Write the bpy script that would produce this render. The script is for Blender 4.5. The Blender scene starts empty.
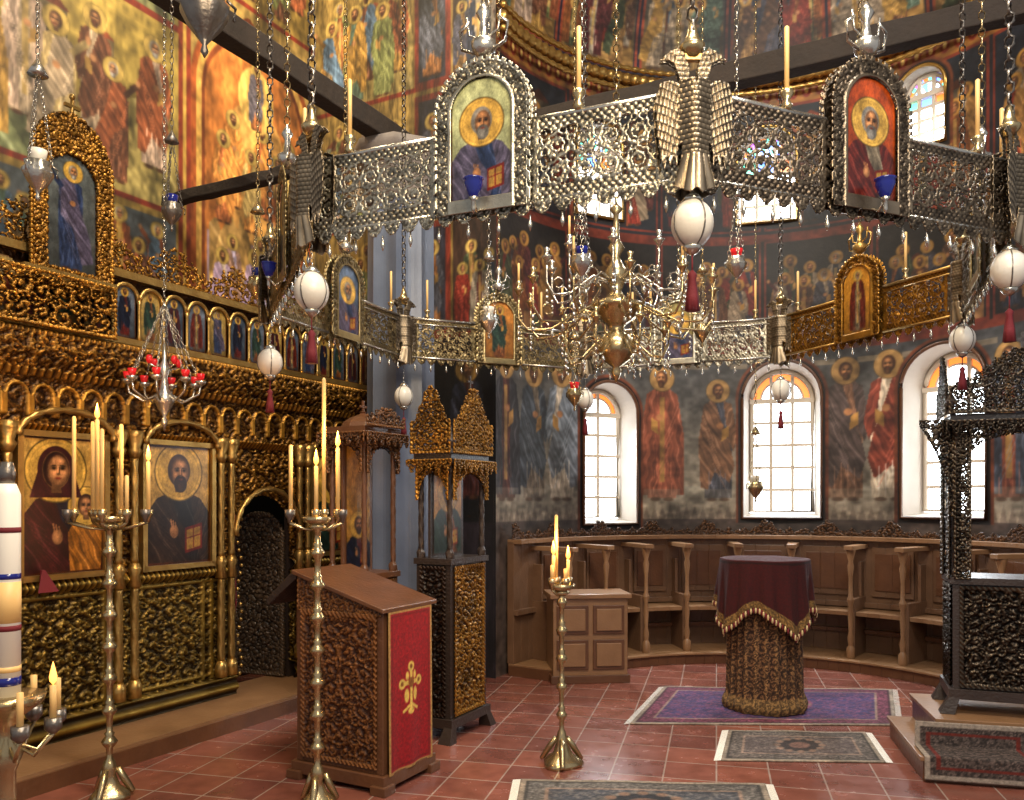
import bpy, math, random
import numpy as np
from mathutils import Matrix, Vector
random.seed(3); rng=np.random.RandomState(5)
pi=math.pi
sc=bpy.context.scene
D=math.radians(62.07)          # room axis (along iconostasis)
E=D-pi/2
CA=(2.0,6.2); RA=2.45          # apse centre / radius
def FR(x,y,th,z=0): return Matrix.Translation((x,y,z))@Matrix.Rotation(th,4,'Z')
def link(o): sc.collection.objects.link(o); return o
def empty(name,loc=(0,0,0)):
    o=bpy.data.objects.new(name,None); o.location=loc; o.empty_display_size=.1; return link(o)
def setp(o,p):
    if p is not None:
        o.parent=p; o.matrix_parent_inverse=Matrix.Translation(-Vector(p.location))
# ------------------------------------------------------------ materials
MATS={}
def mat(name,col=(.8,.8,.8),rough=.5,metal=0,attr=False,col2=None,scale=12,bump=0,bscale=60,emit=0,ecol=None,trans=0,vary=.25,coat=0):
    m=bpy.data.materials.new(name); m.use_nodes=True; nt=m.node_tree; N=nt.nodes; L=nt.links
    b=N['Principled BSDF']; b.inputs['Roughness'].default_value=rough; b.inputs['Metallic'].default_value=metal
    b.inputs['Base Color'].default_value=(*col,1)
    tc=N.new('ShaderNodeTexCoord')
    if attr or col2:
        nz=N.new('ShaderNodeTexNoise'); nz.inputs['Scale'].default_value=scale; nz.inputs['Detail'].default_value=8
        L.new(tc.outputs['Object'],nz.inputs['Vector'])
        mx=N.new('ShaderNodeMix'); mx.data_type='RGBA'
        if attr:
            at=N.new('ShaderNodeAttribute'); at.attribute_name='Col'
            mr=N.new('ShaderNodeMapRange'); mr.inputs['From Min'].default_value=.3; mr.inputs['From Max'].default_value=.7
            mr.inputs['To Min'].default_value=1-vary; mr.inputs['To Max'].default_value=1+vary*.4
            L.new(nz.outputs['Fac'],mr.inputs['Value'])
            mx.blend_type='MULTIPLY'; mx.inputs['Factor'].default_value=1
            L.new(at.outputs['Color'],mx.inputs[6]); L.new(mr.outputs['Result'],mx.inputs[7])
        else:
            L.new(nz.outputs['Fac'],mx.inputs['Factor'])
            mx.inputs[6].default_value=(*col,1); mx.inputs[7].default_value=(*col2,1)
        L.new(mx.outputs[2],b.inputs['Base Color'])
    if bump:
        nb=N.new('ShaderNodeTexNoise'); nb.inputs['Scale'].default_value=bscale; nb.inputs['Detail'].default_value=4
        L.new(tc.outputs['Object'],nb.inputs['Vector'])
        bp=N.new('ShaderNodeBump'); bp.inputs['Strength'].default_value=bump; bp.inputs['Distance'].default_value=.01
        L.new(nb.outputs['Fac'],bp.inputs['Height']); L.new(bp.outputs['Normal'],b.inputs['Normal'])
    if emit:
        b.inputs['Emission Color'].default_value=(*(ecol or col),1); b.inputs['Emission Strength'].default_value=emit
    if trans: b.inputs['Transmission Weight'].default_value=trans
    if coat: b.inputs['Coat Weight'].default_value=coat
    MATS[name]=m; return m
mat('fresco',attr=True,rough=.6,scale=4,vary=.5,bump=.2,bscale=30)
mat('icon_paint',attr=True,rough=.3,scale=18,vary=.45)
mat('carved_gilding',attr=True,rough=.36,metal=.72,scale=5,vary=.6,bump=.25,bscale=150)
mat('carved_silver',attr=True,rough=.28,metal=.85,scale=9,vary=.55,bump=.2,bscale=200)
mat('carved_wood',attr=True,rough=.38,metal=.15,scale=12,vary=.4,bump=.25,bscale=150)
mat('textile',attr=True,rough=.95,scale=60,vary=.4,bump=.5,bscale=300)
mat('gold',(.62,.4,.12),.32,.85,col2=(.3,.17,.05),bump=.3)
mat('brass',(.62,.5,.28),.27,.9,col2=(.3,.22,.11),bump=.15)
mat('silver',(.68,.66,.6),.27,.9,col2=(.32,.29,.24),bump=.2)
mat('dark_silver',(.26,.24,.21),.35,.8,col2=(.1,.08,.07),bump=.3)
mat('wood_brown',(.15,.062,.027),.34,0,col2=(.065,.027,.013),scale=8,bump=.3,bscale=40)
mat('wood_stall',(.18,.095,.05),.36,0,col2=(.09,.045,.023),scale=6,bump=.3,bscale=40)
mat('wood_light',(.3,.165,.08),.34,0,col2=(.16,.08,.037),scale=6,bump=.2,bscale=40)
mat('wood_dark',(.04,.026,.02),.42,0,col2=(.018,.012,.01),bump=.4)
mat('wood_beam',(.035,.022,.014),.9,0,col2=(.012,.009,.007),scale=6,bump=.8,bscale=25)
mat('wax',(.72,.46,.17),.5,0,emit=.05,ecol=(.9,.5,.15))
mat('wax_white',(.8,.77,.68),.45)
mat('thread_gold',(.6,.45,.22),.5,.2)
mat('flame',(1,.5,.12),.5,0,emit=3.6,ecol=(1,.36,.06))
mat('egg',(.72,.69,.61),.35,0,col2=(.52,.48,.41),scale=6,bump=.1)
mat('red_cloth',(.17,.008,.015),.8,0,col2=(.09,.004,.008),scale=10,bump=.2,bscale=200)
mat('red_glass',(.5,.01,.015),.06,0,emit=.12,ecol=(1,.04,.03))
mat('blue_glass',(.01,.015,.14),.06,0,emit=.02,ecol=(.05,.08,.9))
mat('marble',(.17,.2,.27),.3,0,col2=(.06,.075,.11),scale=3,bump=.1)
mat('stone',(.2,.17,.15),.7,0,col2=(.12,.1,.09),scale=4,bump=.3)
mat('window_paint',(.6,.52,.42),.5)
mat('reveal_plaster',(.6,.55,.48),.7,0,col2=(.42,.37,.32),scale=4,bump=.2)
mat('daylight_glass',(.9,.95,1),.3,0,emit=8,ecol=(.86,.93,1))
mat('daylight_high',(.9,.95,1),.3,0,emit=14,ecol=(.75,.87,1))
mat('amber_glass',(.9,.3,.06),.3,0,emit=1.2,ecol=(1,.28,.05))
mat('green_glass',(.1,.5,.3),.3,0,emit=2.5,ecol=(.15,.7,.55))
mat('blue_pane',(.1,.2,.8),.3,0,emit=3,ecol=(.15,.35,1))
mat('violet_pane',(.5,.1,.8),.3,0,emit=2,ecol=(.7,.2,.9))
# ------------------------------------------------------------ mesh helpers
class B:
    def __init__(s): s.v=[];s.f=[];s.m=[];s.sm=[];s.ms=[];s.M=Matrix.Identity(4)
    def add(s,vs,fs,m,smooth=False):
        if m not in s.ms: s.ms.append(m)
        mi=s.ms.index(m); n=len(s.v)
        for p in vs:
            q=s.M@Vector(p); s.v.append((q.x,q.y,q.z))
        for f in fs: s.f.append([i+n for i in f]); s.m.append(mi); s.sm.append(smooth)
    def box(s,x0,x1,y0,y1,z0,z1,m):
        vs=[(x,y,z) for z in(z0,z1) for y in(y0,y1) for x in(x0,x1)]
        s.add(vs,[(0,2,3,1),(4,5,7,6),(0,1,5,4),(2,6,7,3),(0,4,6,2),(1,3,7,5)],m)
    def hexa(s,bot,top,m):
        s.add(list(bot)+list(top),[(3,2,1,0),(4,5,6,7),(0,1,5,4),(1,2,6,5),(2,3,7,6),(3,0,4,7)],m)
    def lathe(s,cx,cy,prof,m,seg=16,fn=None,smooth=True,z0=0,sy=1):
        vs=[];fs=[]
        for r,z in prof:
            for k in range(seg):
                t=2*pi*k/seg; rr=r if fn is None else fn(t,z,r)
                vs.append((cx+rr*math.cos(t),cy+sy*rr*math.sin(t),z+z0))
        for i in range(len(prof)-1):
            for k in range(seg):
                a=i*seg+k;b=i*seg+(k+1)%seg
                fs.append((a,b,b+seg,a+seg))
        n=len(prof)-1
        fs.append(tuple(range(seg-1,-1,-1))); fs.append(tuple(n*seg+k for k in range(seg)))
        s.add(vs,fs,m,smooth)
    def sph(s,c,r,m,sx=1,sy=1,sz=1,seg=14,rings=9):
        prof=[(max(1e-4,r*math.sin(pi*i/rings)),-r*math.cos(pi*i/rings)*sz) for i in range(rings+1)]
        s.lathe(c[0],c[1],prof,m,seg,None,True,c[2])
    def tube(s,path,r,m,seg=6,close=False):
        P=[Vector(p) for p in path]; n=len(P); vs=[];fs=[]
        up=Vector((0,0,1))
        for i in range(n):
            a=P[(i-1)%n] if (close or i>0) else P[0]; b=P[(i+1)%n] if (close or i<n-1) else P[-1]
            t=(b-a).normalized(); u=up.cross(t)
            if u.length<.05: u=Vector((1,0,0)).cross(t)
            u.normalize(); w=t.cross(u); rr=r[i] if isinstance(r,(list,tuple)) else r
            for k in range(seg):
                q=P[i]+u*rr*math.cos(2*pi*k/seg)+w*rr*math.sin(2*pi*k/seg); vs.append(tuple(q))
        for i in range(n if close else n-1):
            j=(i+1)%n
            for k in range(seg): fs.append((i*seg+k,i*seg+(k+1)%seg,j*seg+(k+1)%seg,j*seg+k))
        if not close: fs.append(tuple(range(seg-1,-1,-1))); fs.append(tuple((n-1)*seg+k for k in range(seg)))
        s.add(vs,fs,m,True)
    def chain(s,p0,p1,m,L=.05,w=.016,r=.005):
        a=Vector(p0);b=Vector(p1);n=max(1,int((b-a).length/(L*.8))); d=(b-a)/n; t=d.normalized()
        u=t.cross(Vector((0,1,0.01))).normalized(); v=t.cross(u)
        for i in range(n):
            c=a+d*(i+.5); x=u if i%2 else v
            s.tube([c+t*(L*.5*math.cos(q))+x*(w*math.sin(q)) for q in [2*pi*k/6 for k in range(6)]],r,m,4,True)
    def candle(s,x,y,z,h,r=.011,lit=False,m='wax'):
        s.lathe(x,y,[(r,0),(r,h*.98),(r*.5,h)],m,8,None,True,z)
        if lit:
            s.lathe(x,y,[(.001,0),(.012,.014),(.014,.03),(.008,.058),(.001,.085)],'flame',8,None,True,z+h)
    def done(s,name,parent=None,bevel=0):
        me=bpy.data.meshes.new(name); me.from_pydata(s.v,[],s.f)
        for m in s.ms: me.materials.append(MATS[m])
        me.polygons.foreach_set('material_index',s.m); me.polygons.foreach_set('use_smooth',s.sm); me.update()
        o=link(bpy.data.objects.new(name,me)); setp(o,parent)
        if bevel:
            md=o.modifiers.new('b','BEVEL'); md.width=bevel; md.segments=2; md.limit_method='ANGLE'
        return o
def gridobj(name,P,col=None,keep=None,m='fresco',parent=None,M=None,solid=0):
    nz,nx=P.shape[:2]; V=P.reshape(-1,3)
    if M is not None:
        A=np.array(M); V=V@A[:3,:3].T+A[:3,3]
    idx=np.arange(nz*nx).reshape(nz,nx)
    F=np.stack([idx[:-1,:-1],idx[:-1,1:],idx[1:,1:],idx[1:,:-1]],-1).reshape(-1,4)
    if keep is not None: F=F[keep[:-1,:-1].ravel()]
    used,inv=np.unique(F,return_inverse=True); V=V[used]; F=inv.reshape(-1,4)
    me=bpy.data.meshes.new(name); me.from_pydata(V.tolist(),[],F.tolist())
    if col is not None:
        c=np.clip(col.reshape(-1,3)[used],0,1)**2.2
        at=me.color_attributes.new('Col','FLOAT_COLOR','POINT')
        at.data.foreach_set('color',np.concatenate([c,np.ones((len(c),1))],1).ravel().astype(np.float32))
    me.polygons.foreach_set('use_smooth',[True]*len(F)); me.materials.append(MATS[m]); me.update()
    o=link(bpy.data.objects.new(name,me)); setp(o,parent)
    if solid:
        md=o.modifiers.new('s','SOLIDIFY'); md.thickness=solid; md.offset=0
    return o
def sstep(x,a,b):
    t=np.clip((x-a)/(b-a),0,1); return t*t*(3-2*t)
def hsh(a,b):
    v=np.sin(a*127.1+b*311.7)*43758.5453; return v-np.floor(v)
def rinceau(U,V,c,tw=1.7,fine=.35,warp=1):
    U=U+warp*(.1*c*np.sin(V*5.3/c)+.04*c*np.sin(V*17/c+U*9/c)); V=V+warp*.1*c*np.sin(U*4.7/c)
    iu=np.floor(U/c); iv=np.floor(V/c); x=(U/c-iu-.5)*2; y=(V/c-iv-.5)*2
    k=hsh(iu,iv)
    hand=np.where((iu+iv)%2==0,1.,-1.); r=np.hypot(x,y)+1e-6; t=np.arctan2(y,x*hand)+k*2.5*warp
    lf=np.cos(9*t+7*r)
    sp=np.cos(t-2*pi*tw*r*.8)+.4*lf*sstep(r,.2,.6)
    h=sstep(sp,-.45,.8)*(.8+.2*np.cos(18*t-9*r))
    q=np.hypot(1-np.abs(x),1-np.abs(y)); tq=np.arctan2(1-np.abs(y),1-np.abs(x))
    h2=sstep(np.cos(q*13)+.4*np.cos(12*tq),-.3,.7)
    h=np.where(q<.5,h2,h); h=np.where(r<.17,1-r*2,h)
    if fine: h=h*(1-fine)+fine*rinceau(U*1.0+.01,V*1.0+.02,c*.31,1.2,0)
    return np.clip(h,0,1)
def GX(x0,x1,z0,z1,res):
    nx=max(3,int((x1-x0)/res)+1); nz=max(3,int((z1-z0)/res)+1)
    return np.meshgrid(np.linspace(x0,x1,nx),np.linspace(z0,z1,nz))
def relief(name,x0,x1,z0,z1,res,c,depth,cA,cB,M,parent=None,y=0,m='carved_gilding',openw=False,border=.02,keepf=None,solid=.008,bow=0,th=.36):
    X,Z=GX(x0,x1,z0,z1,res); cx=(x0+x1)/2
    h=rinceau(np.abs(X-cx)+.001,Z-z0-border,c)
    e=np.minimum(np.minimum(X-x0,x1-X),np.minimum(Z-z0,z1-Z)); bd=e<border
    h=np.where(bd,.75+.25*np.cos((X+Z)*2*pi/.03),h)
    keep=None
    if openw: keep=(h>th)|bd
    if keepf is not None:
        k=keepf(X,Z); keep=k if keep is None else keep&k
    A=np.array(cA);Bc=np.array(cB); col=Bc+(A-Bc)*h[...,None]  # recess shade baked into the colour: darker where the relief is low
    P=np.stack([X,y-depth*h-bow*np.cos(pi*(X-cx)/(x1-x0)),Z],-1)
    return gridobj(name,P,col,keep,m,parent,M,solid if openw or keepf is not None else 0)
# ------------------------------------------------------------ painter
SK=(.6,.41,.26)
class Cv:
    def __init__(s,w,h,res,bg):
        s.w=w;s.h=h;s.nx=int(round(w/res))+1;s.nz=int(round(h/res))+1;s.res=res
        s.X,s.Z=np.meshgrid(np.linspace(0,w,s.nx),np.linspace(0,h,s.nz)); s.c=np.ones((s.nz,s.nx,3))*np.array(bg)
    def win(s,x0,x1,z0,z1):
        i0=max(0,int(x0/s.w*(s.nx-1))-1);i1=min(s.nx,int(x1/s.w*(s.nx-1))+3)
        j0=max(0,int(z0/s.h*(s.nz-1))-1);j1=min(s.nz,int(z1/s.h*(s.nz-1))+3)
        return (slice(j0,max(j0,j1)),slice(i0,max(i0,i1)))
    def bl(s,w,m,col):
        if s.c[w].size==0: return
        m=m[...,None]; s.c[w]=s.c[w]*(1-m)+np.array(col)*m
    def ell(s,cx,cz,rx,rz,col,a=1):
        w=s.win(cx-rx,cx+rx,cz-rz,cz+rz); d=np.hypot((s.X[w]-cx)/rx,(s.Z[w]-cz)/rz)
        s.bl(w,a*np.clip((1-d)*min(rx,rz)/s.res+.5,0,1),col)
    def soft(s,cx,cz,rx,rz,col,a=1):
        w=s.win(cx-rx,cx+rx,cz-rz,cz+rz); d=np.hypot((s.X[w]-cx)/rx,(s.Z[w]-cz)/rz)
        s.bl(w,a*np.clip(1-d,0,1)**.7,col)
    def rect(s,x0,x1,z0,z1,col,a=1):
        w=s.win(x0,x1,z0,z1); s.bl(w,a*((s.X[w]>=x0)&(s.X[w]<=x1)&(s.Z[w]>=z0)&(s.Z[w]<=z1)).astype(float),col)
    def grad(s,x0,x1,z0,z1,c0,c1):
        w=s.win(x0,x1,z0,z1); m=((s.X[w]>=x0)&(s.X[w]<=x1)&(s.Z[w]>=z0)&(s.Z[w]<=z1))[...,None]
        t=((s.Z[w]-z0)/(z1-z0))[...,None]; s.c[w]=np.where(m,np.array(c0)*(1-t)+np.array(c1)*t,s.c[w])
    def frame(s,x0,x1,z0,z1,t,col):
        s.rect(x0,x1,z0,z0+t,col);s.rect(x0,x1,z1-t,z1,col);s.rect(x0,x0+t,z0,z1,col);s.rect(x1-t,x1,z0,z1,col)
    def arch(s,x0,x1,z0,zs,col):
        s.rect(x0,x1,z0,zs,col); s.ell((x0+x1)/2,zs,(x1-x0)/2,(x1-x0)/2,col)
    def poly(s,pts,col,a=1,fold=0,fr=60,lean=0):
        xs=[p[0] for p in pts];zs=[p[1] for p in pts]; w=s.win(min(xs),max(xs),min(zs),max(zs))
        X=s.X[w];Z=s.Z[w]; ins=np.zeros(X.shape,bool); n=len(pts)
        if X.size==0: return
        for i in range(n):
            x1,z1=pts[i];x2,z2=pts[(i+1)%n]
            if z1==z2: continue
            c=((z1>Z)!=(z2>Z))&(X<(x2-x1)*(Z-z1)/(z2-z1)+x1); ins^=c
        m=a*ins.astype(float)[...,None]; cc=np.array(col)*np.ones(X.shape+(3,))
        if fold:
            ph=X*fr+lean*Z*fr+1.3*np.sin(Z*fr*.31+X*fr*.17); f=np.sin(ph)*.6+.4*np.sin(ph*2.3+1)
            f=f+.5*np.sin(ph*.45+Z*fr*.1)
            cc=np.clip(cc*(1+fold*f)[...,None]+(.14*np.maximum(0,f-.7))[...,None],0,1)
        s.c[w]=s.c[w]*(1-m)+cc*m
    def line(s,x0,z0,x1,z1,t,col,a=1):
        d=math.hypot(x1-x0,z1-z0)+1e-9; nx=-(z1-z0)/d*t/2; nz=(x1-x0)/d*t/2
        s.poly([(x0+nx,z0+nz),(x1+nx,z1+nz),(x1-nx,z1-nz),(x0-nx,z0-nz)],col,a)
    def head(s,x,z,r,halo,hair,beard,skin=SK,veil=None,tilt=0):
        sh=lambda c,k:tuple(min(1,v*k) for v in c)
        if halo is not None:
            s.ell(x,z,r*2.05,r*2.05,sh(halo,.45)); s.ell(x,z,r*1.95,r*1.95,halo); s.ell(x,z,r*1.75,r*1.75,sh(halo,.8)); s.ell(x,z,r*1.68,r*1.68,sh(halo,.95))
        if veil:
            s.ell(x,z+r*.1,r*1.2,r*1.4,veil); s.poly([(x-r*1.15,z),(x+r*1.15,z),(x+r*1.7,z-r*1.7),(x-r*1.7,z-r*1.7)],veil,1,.15,3/r)
            s.ell(x,z+r*.02,r*.9,r*1.17,(.45,.35,.18)); s.ell(x,z+r*.02,r*.86,r*1.12,sh(veil,.6))
            for k in range(4): s.line(x-r*(.9-.1*k),z-r*(.6+.25*k),x-r*(.5-.15*k),z-r*(1.1+.2*k),r*.05,sh(veil,1.7),.6)
        else:
            s.ell(x,z+r*.12,r*.95,r*1.15,hair); s.soft(x-r*.4,z+r*.7,r*.5,r*.4,sh(hair,1.6),.5)
        s.poly([(x-r*.28,z-r*.6),(x+r*.28,z-r*.6),(x+r*.35,z-r*1.4),(x-r*.35,z-r*1.4)],sh(skin,.6))
        x+=tilt*r*.12
        s.ell(x,z-r*.04,r*.68,r*.98,sh(skin,.5)); s.soft(x-r*.02,z-r*.02,r*.8,r*1.1,sh(skin,1.05),1)
        s.soft(x-r*.3,z-r*.15,r*.32,r*.35,sh(skin,1.5),.8); s.soft(x+r*.3,z-r*.15,r*.28,r*.32,sh(skin,1.3),.7); s.soft(x,z+r*.58,r*.45,r*.28,sh(skin,1.45),.9)
        if beard:
            s.ell(x,z-r*.82,r*.55,r*.62,sh(beard,.8)); s.soft(x-r*.1,z-r*.9,r*.4,r*.5,sh(beard,1.4),.7); s.ell(x,z-r*.38,r*.36,r*.09,sh(beard,.75)); s.ell(x,z-r*.5,r*.2,r*.07,(.42,.17,.11))
        else: s.ell(x,z-r*.5,r*.2,r*.07,(.42,.15,.1)); s.soft(x,z-r*.78,r*.25,r*.2,sh(skin,1.35),.7)
        for q in(-1,1):
            s.soft(x+q*r*.29,z+r*.14,r*.26,r*.2,sh(skin,.35),.9); s.ell(x+q*r*.29,z+r*.12,r*.1,r*.07,(.05,.03,.02)); s.line(x+q*r*.12,z+r*.3,x+q*r*.5,z+r*.26,r*.06,sh(skin,.25))
        s.line(x+r*.06,z+r*.2,x+r*.09,z-r*.22,r*.07,sh(skin,.5)); s.line(x-r*.01,z+r*.25,x+r*.0,z-r*.18,r*.08,sh(skin,1.45)); s.ell(x+r*.02,z-r*.25,r*.13,r*.06,sh(skin,.6))
    def saint(s,x,z,h,robe,cloak,halo=(.85,.63,.2),hair=(.25,.15,.09),beard=(.3,.2,.12),flip=1,pose=0):
        q=flip
        f=lambda a,b:(x+q*a*h*.85,z+b*h)
        s.poly([f(-.13,.8),f(-.05,.85),f(.05,.85),f(.13,.8),f(.14,.5),f(.13,.03),f(-.13,.03),f(-.15,.5)],robe,1,.2,150/h,.1)
        if pose==0:
            s.poly([f(-.14,.8),f(-.04,.86),f(.02,.7),f(.12,.45),f(.16,.3),f(.11,.16),f(-.03,.25),f(-.1,.1),f(-.17,.12),f(-.19,.5)],cloak,1,.22,120/h,.6)
            s.poly([f(.05,.84),f(.13,.81),f(.19,.55),f(.15,.42),f(.1,.5)],cloak,1,.2,120/h,-.5)
        elif pose==1:
            s.poly([f(-.14,.8),f(-.04,.86),f(-.06,.5),f(-.05,.05),f(-.2,.05),f(-.2,.5)],cloak,1,.2,130/h,.1)
            s.poly([f(.14,.8),f(.04,.86),f(.06,.5),f(.05,.05),f(.2,.05),f(.2,.5)],cloak,1,.2,130/h,-.1)
            s.rect(x-.02*h,x+.02*h,z+.15*h,z+.78*h,(.62,.5,.25),.8)
        else:
            s.poly([f(-.12,.82),f(.03,.86),f(.1,.6),f(.22,.35),f(.26,.12),f(.12,.08),f(.02,.4),f(-.12,.5)],cloak,1,.2,110/h,.9)
            s.line(*f(-.1,.75),*f(-.24,.88),.05*h,tuple(c*.85 for c in robe)); s.ell(*f(-.25,.9),.022*h,.03*h,SK)
        hi=lambda c:tuple(min(1,v*1.4+.1) for v in c)
        for k in range(5): s.line(*f(-.15+.025*k,.72-.1*k),*f(-.04+.03*k,.5-.1*k),.007*h,hi(cloak),.6)
        for k in range(4): s.line(*f(-.08+.05*k,.3-.02*k),*f(-.09+.055*k,.05),.006*h,hi(robe),.6)
        s.ell(*f(.02,.63),.028*h,.025*h,SK); s.ell(*f(-.06,.02),.04*h,.015*h,(.25,.15,.09)); s.ell(*f(.06,.02),.04*h,.015*h,(.25,.15,.09))
        if pose<2: s.poly([f(.03,.5),f(.1,.54),f(.1,.63),f(.04,.6)],(.6,.45,.22))
        s.head(x+(.02*h*q if pose==2 else 0),z+.92*h,.048*h,halo,hair,beard,tilt=q)
    def bust(s,x,z,h,robe,cloak,halo=(.9,.7,.28),hair=(.2,.12,.07),beard=(.25,.16,.1),veil=None,child=False):
        f=lambda a,b:(x+a*h,z+b*h)
        s.poly([f(-.36,0),f(-.36,.35),f(-.2,.54),f(-.07,.6),f(.07,.6),f(.2,.54),f(.36,.35),f(.36,0)],robe,1,.16,90/h,.3)
        s.poly([f(-.36,0),f(-.38,.35),f(-.22,.55),f(-.09,.6),f(-.02,.4),f(.12,.2),f(.1,0)],cloak,1,.2,80/h,.7)
        s.poly([f(.36,0),f(.38,.35),f(.22,.55),f(.1,.6),f(.17,.3),f(.22,0)],cloak,1,.2,80/h,-.6)
        hi=tuple(min(1,v*1.6+.08) for v in cloak)
        for k in range(9): s.line(*f(-.32+.03*k,.44-.05*k),*f(-.14+.03*k,.32-.06*k),.005*h,hi,.5)
        for k in range(5): s.line(*f(.3-.02*k,.4-.06*k),*f(.22-.01*k,.2-.05*k),.005*h,hi,.5)
        if child:
            s.poly([f(.05,.0),f(.03,.3),f(.1,.42),f(.26,.42),f(.32,.28),f(.3,0)],(.55,.34,.12),1,.25,110/h,.5)
            s.head(x+.18*h,z+.5*h,.075*h,halo,hair,None)
        else:
            s.poly([f(.06,.08),f(.24,.12),f(.24,.34),f(.06,.3)],(.4,.11,.06)); s.poly([f(.08,.11),f(.22,.14),f(.22,.31),f(.08,.28)],(.6,.45,.2))
            s.line(*f(.15,.13),*f(.15,.3),.01*h,(.4,.11,.06)); s.line(*f(.08,.21),*f(.22,.24),.01*h,(.4,.11,.06))
        s.ell(*f(-.05,.27),.042*h,.055*h,tuple(c*.8 for c in SK)); s.soft(*f(-.06,.28),.04*h,.05*h,tuple(c*1.3 for c in SK),.8)
        for q in range(3): s.line(*f(-.07+.02*q,.3),*f(-.085+.022*q,.375-.01*q),.012*h,SK)
        s.head(x-(.06*h if child else 0),z+.77*h,.12*h,halo,hair,beard,veil=veil,tilt=1)
    def blur(s,n=1):
        for _ in range(n):
            p=np.pad(s.c,((1,1),(1,1),(0,0)),'edge'); s.c=(p[:-2,1:-1]+p[2:,1:-1]+p[1:-1,:-2]+p[1:-1,2:]+4*s.c)/8
    def grade(s,sat,tint=(1,1,1),mix=0,mc=(.3,.3,.3)):
        l=s.c.mean(-1,keepdims=True); s.c=(l+(s.c-l)*sat)*np.array(tint); s.c=s.c*(1-mix)+np.array(mc)*mix
    def grain(s,amt,sd=1):
        r=np.random.RandomState(sd); n=np.zeros((s.nz,s.nx))
        for k,a in((8,.35),(24,.3),(70,.25),(170,.25)):
            g=r.rand(k+2,k+2); xi=s.X/s.w*k; zi=s.Z/s.h*k; i=xi.astype(int);j=zi.astype(int);fx=xi-i;fz=zi-j
            n+=a*(g[j,i]*(1-fx)*(1-fz)+g[j,i+1]*fx*(1-fz)+g[j+1,i]*(1-fx)*fz+g[j+1,i+1]*fx*fz)
        s.c=np.clip(s.c*(1+amt*(n-.55)*2.4)[...,None],0,1)
PAL=[(.42,.13,.09),(.12,.15,.22),(.5,.36,.18),(.2,.23,.15),(.5,.45,.38),(.28,.12,.12),(.22,.22,.27),(.4,.22,.1),(.3,.2,.14)]
PALW=[(.58,.43,.18),(.46,.33,.15),(.38,.4,.22),(.48,.25,.14),(.56,.48,.38),(.28,.36,.3),(.64,.54,.34),(.34,.2,.13),(.26,.34,.42),(.6,.5,.42)]
def crowd(cv,x0,x1,z,h,n,sd,halo=(.85,.63,.2),dim=1,pal=PAL,rows=2):
    r=random.Random(sd)
    for row in range(rows-1,-1,-1):
        for i in range(n):
            x=x0+(i+.5+.45*(row%2)+r.uniform(-.15,.15))*(x1-x0)/(n+.5)
            a=tuple(c*dim for c in r.choice(pal)); b=tuple(c*dim for c in r.choice(pal)); w=r.random()>.7
            hc=(.5,.48,.45) if w else (.25,.15,.09)
            cv.saint(x,z+row*h*.2,h*(.88+.16*r.random()),a,b,halo,hc,hc if r.random()>.3 else None,flip=r.choice((1,-1)),pose=r.choice((0,0,1,2)))
def town(cv,x0,x1,z,h,sd,c=(.5,.4,.25)):
    r=random.Random(sd)
    for i in range(4):
        xx=r.uniform(x0,x1-.2);w=r.uniform(.12,.3);hh=h*r.uniform(.5,1); k=r.uniform(.7,1.15); cc=tuple(v*k for v in c)
        if i%2: cc=(cc[0]*.75,cc[1]*.95,cc[2]*1.25)
        xx=min(xx,x1-w)
        cv.rect(xx,xx+w,z,z+hh,cc); cv.rect(xx+w*.7,xx+w,z,z+hh,tuple(v*.7 for v in cc)); cv.poly([(xx-.02,z+hh),(xx+w+.02,z+hh),(xx+w/2,z+hh+w*.4)],(cc[0]*.9,cc[1]*.5,cc[2]*.4))
        cv.arch(xx+w*.25,xx+w*.5,z+hh*.4,z+hh*.7,tuple(v*.3 for v in cc))
def hills(cv,x0,x1,z,h,sd,c=(.5,.4,.2)):
    r=random.Random(sd)
    for i in range(4):
        a=r.uniform(x0,x1);w=r.uniform(.15,.4)*(x1-x0); k=r.uniform(.7,1.2)
        cv.poly([(max(x0,a-w),z),(max(x0,a-w*.4),z+h*r.uniform(.4,.7)),(min(x1,a),z+h*r.uniform(.7,1)),(min(x1,a+w*.5),z+h*.5),(min(x1,a+w),z)],tuple(v*k for v in c),1,.15,25,.8)
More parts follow.
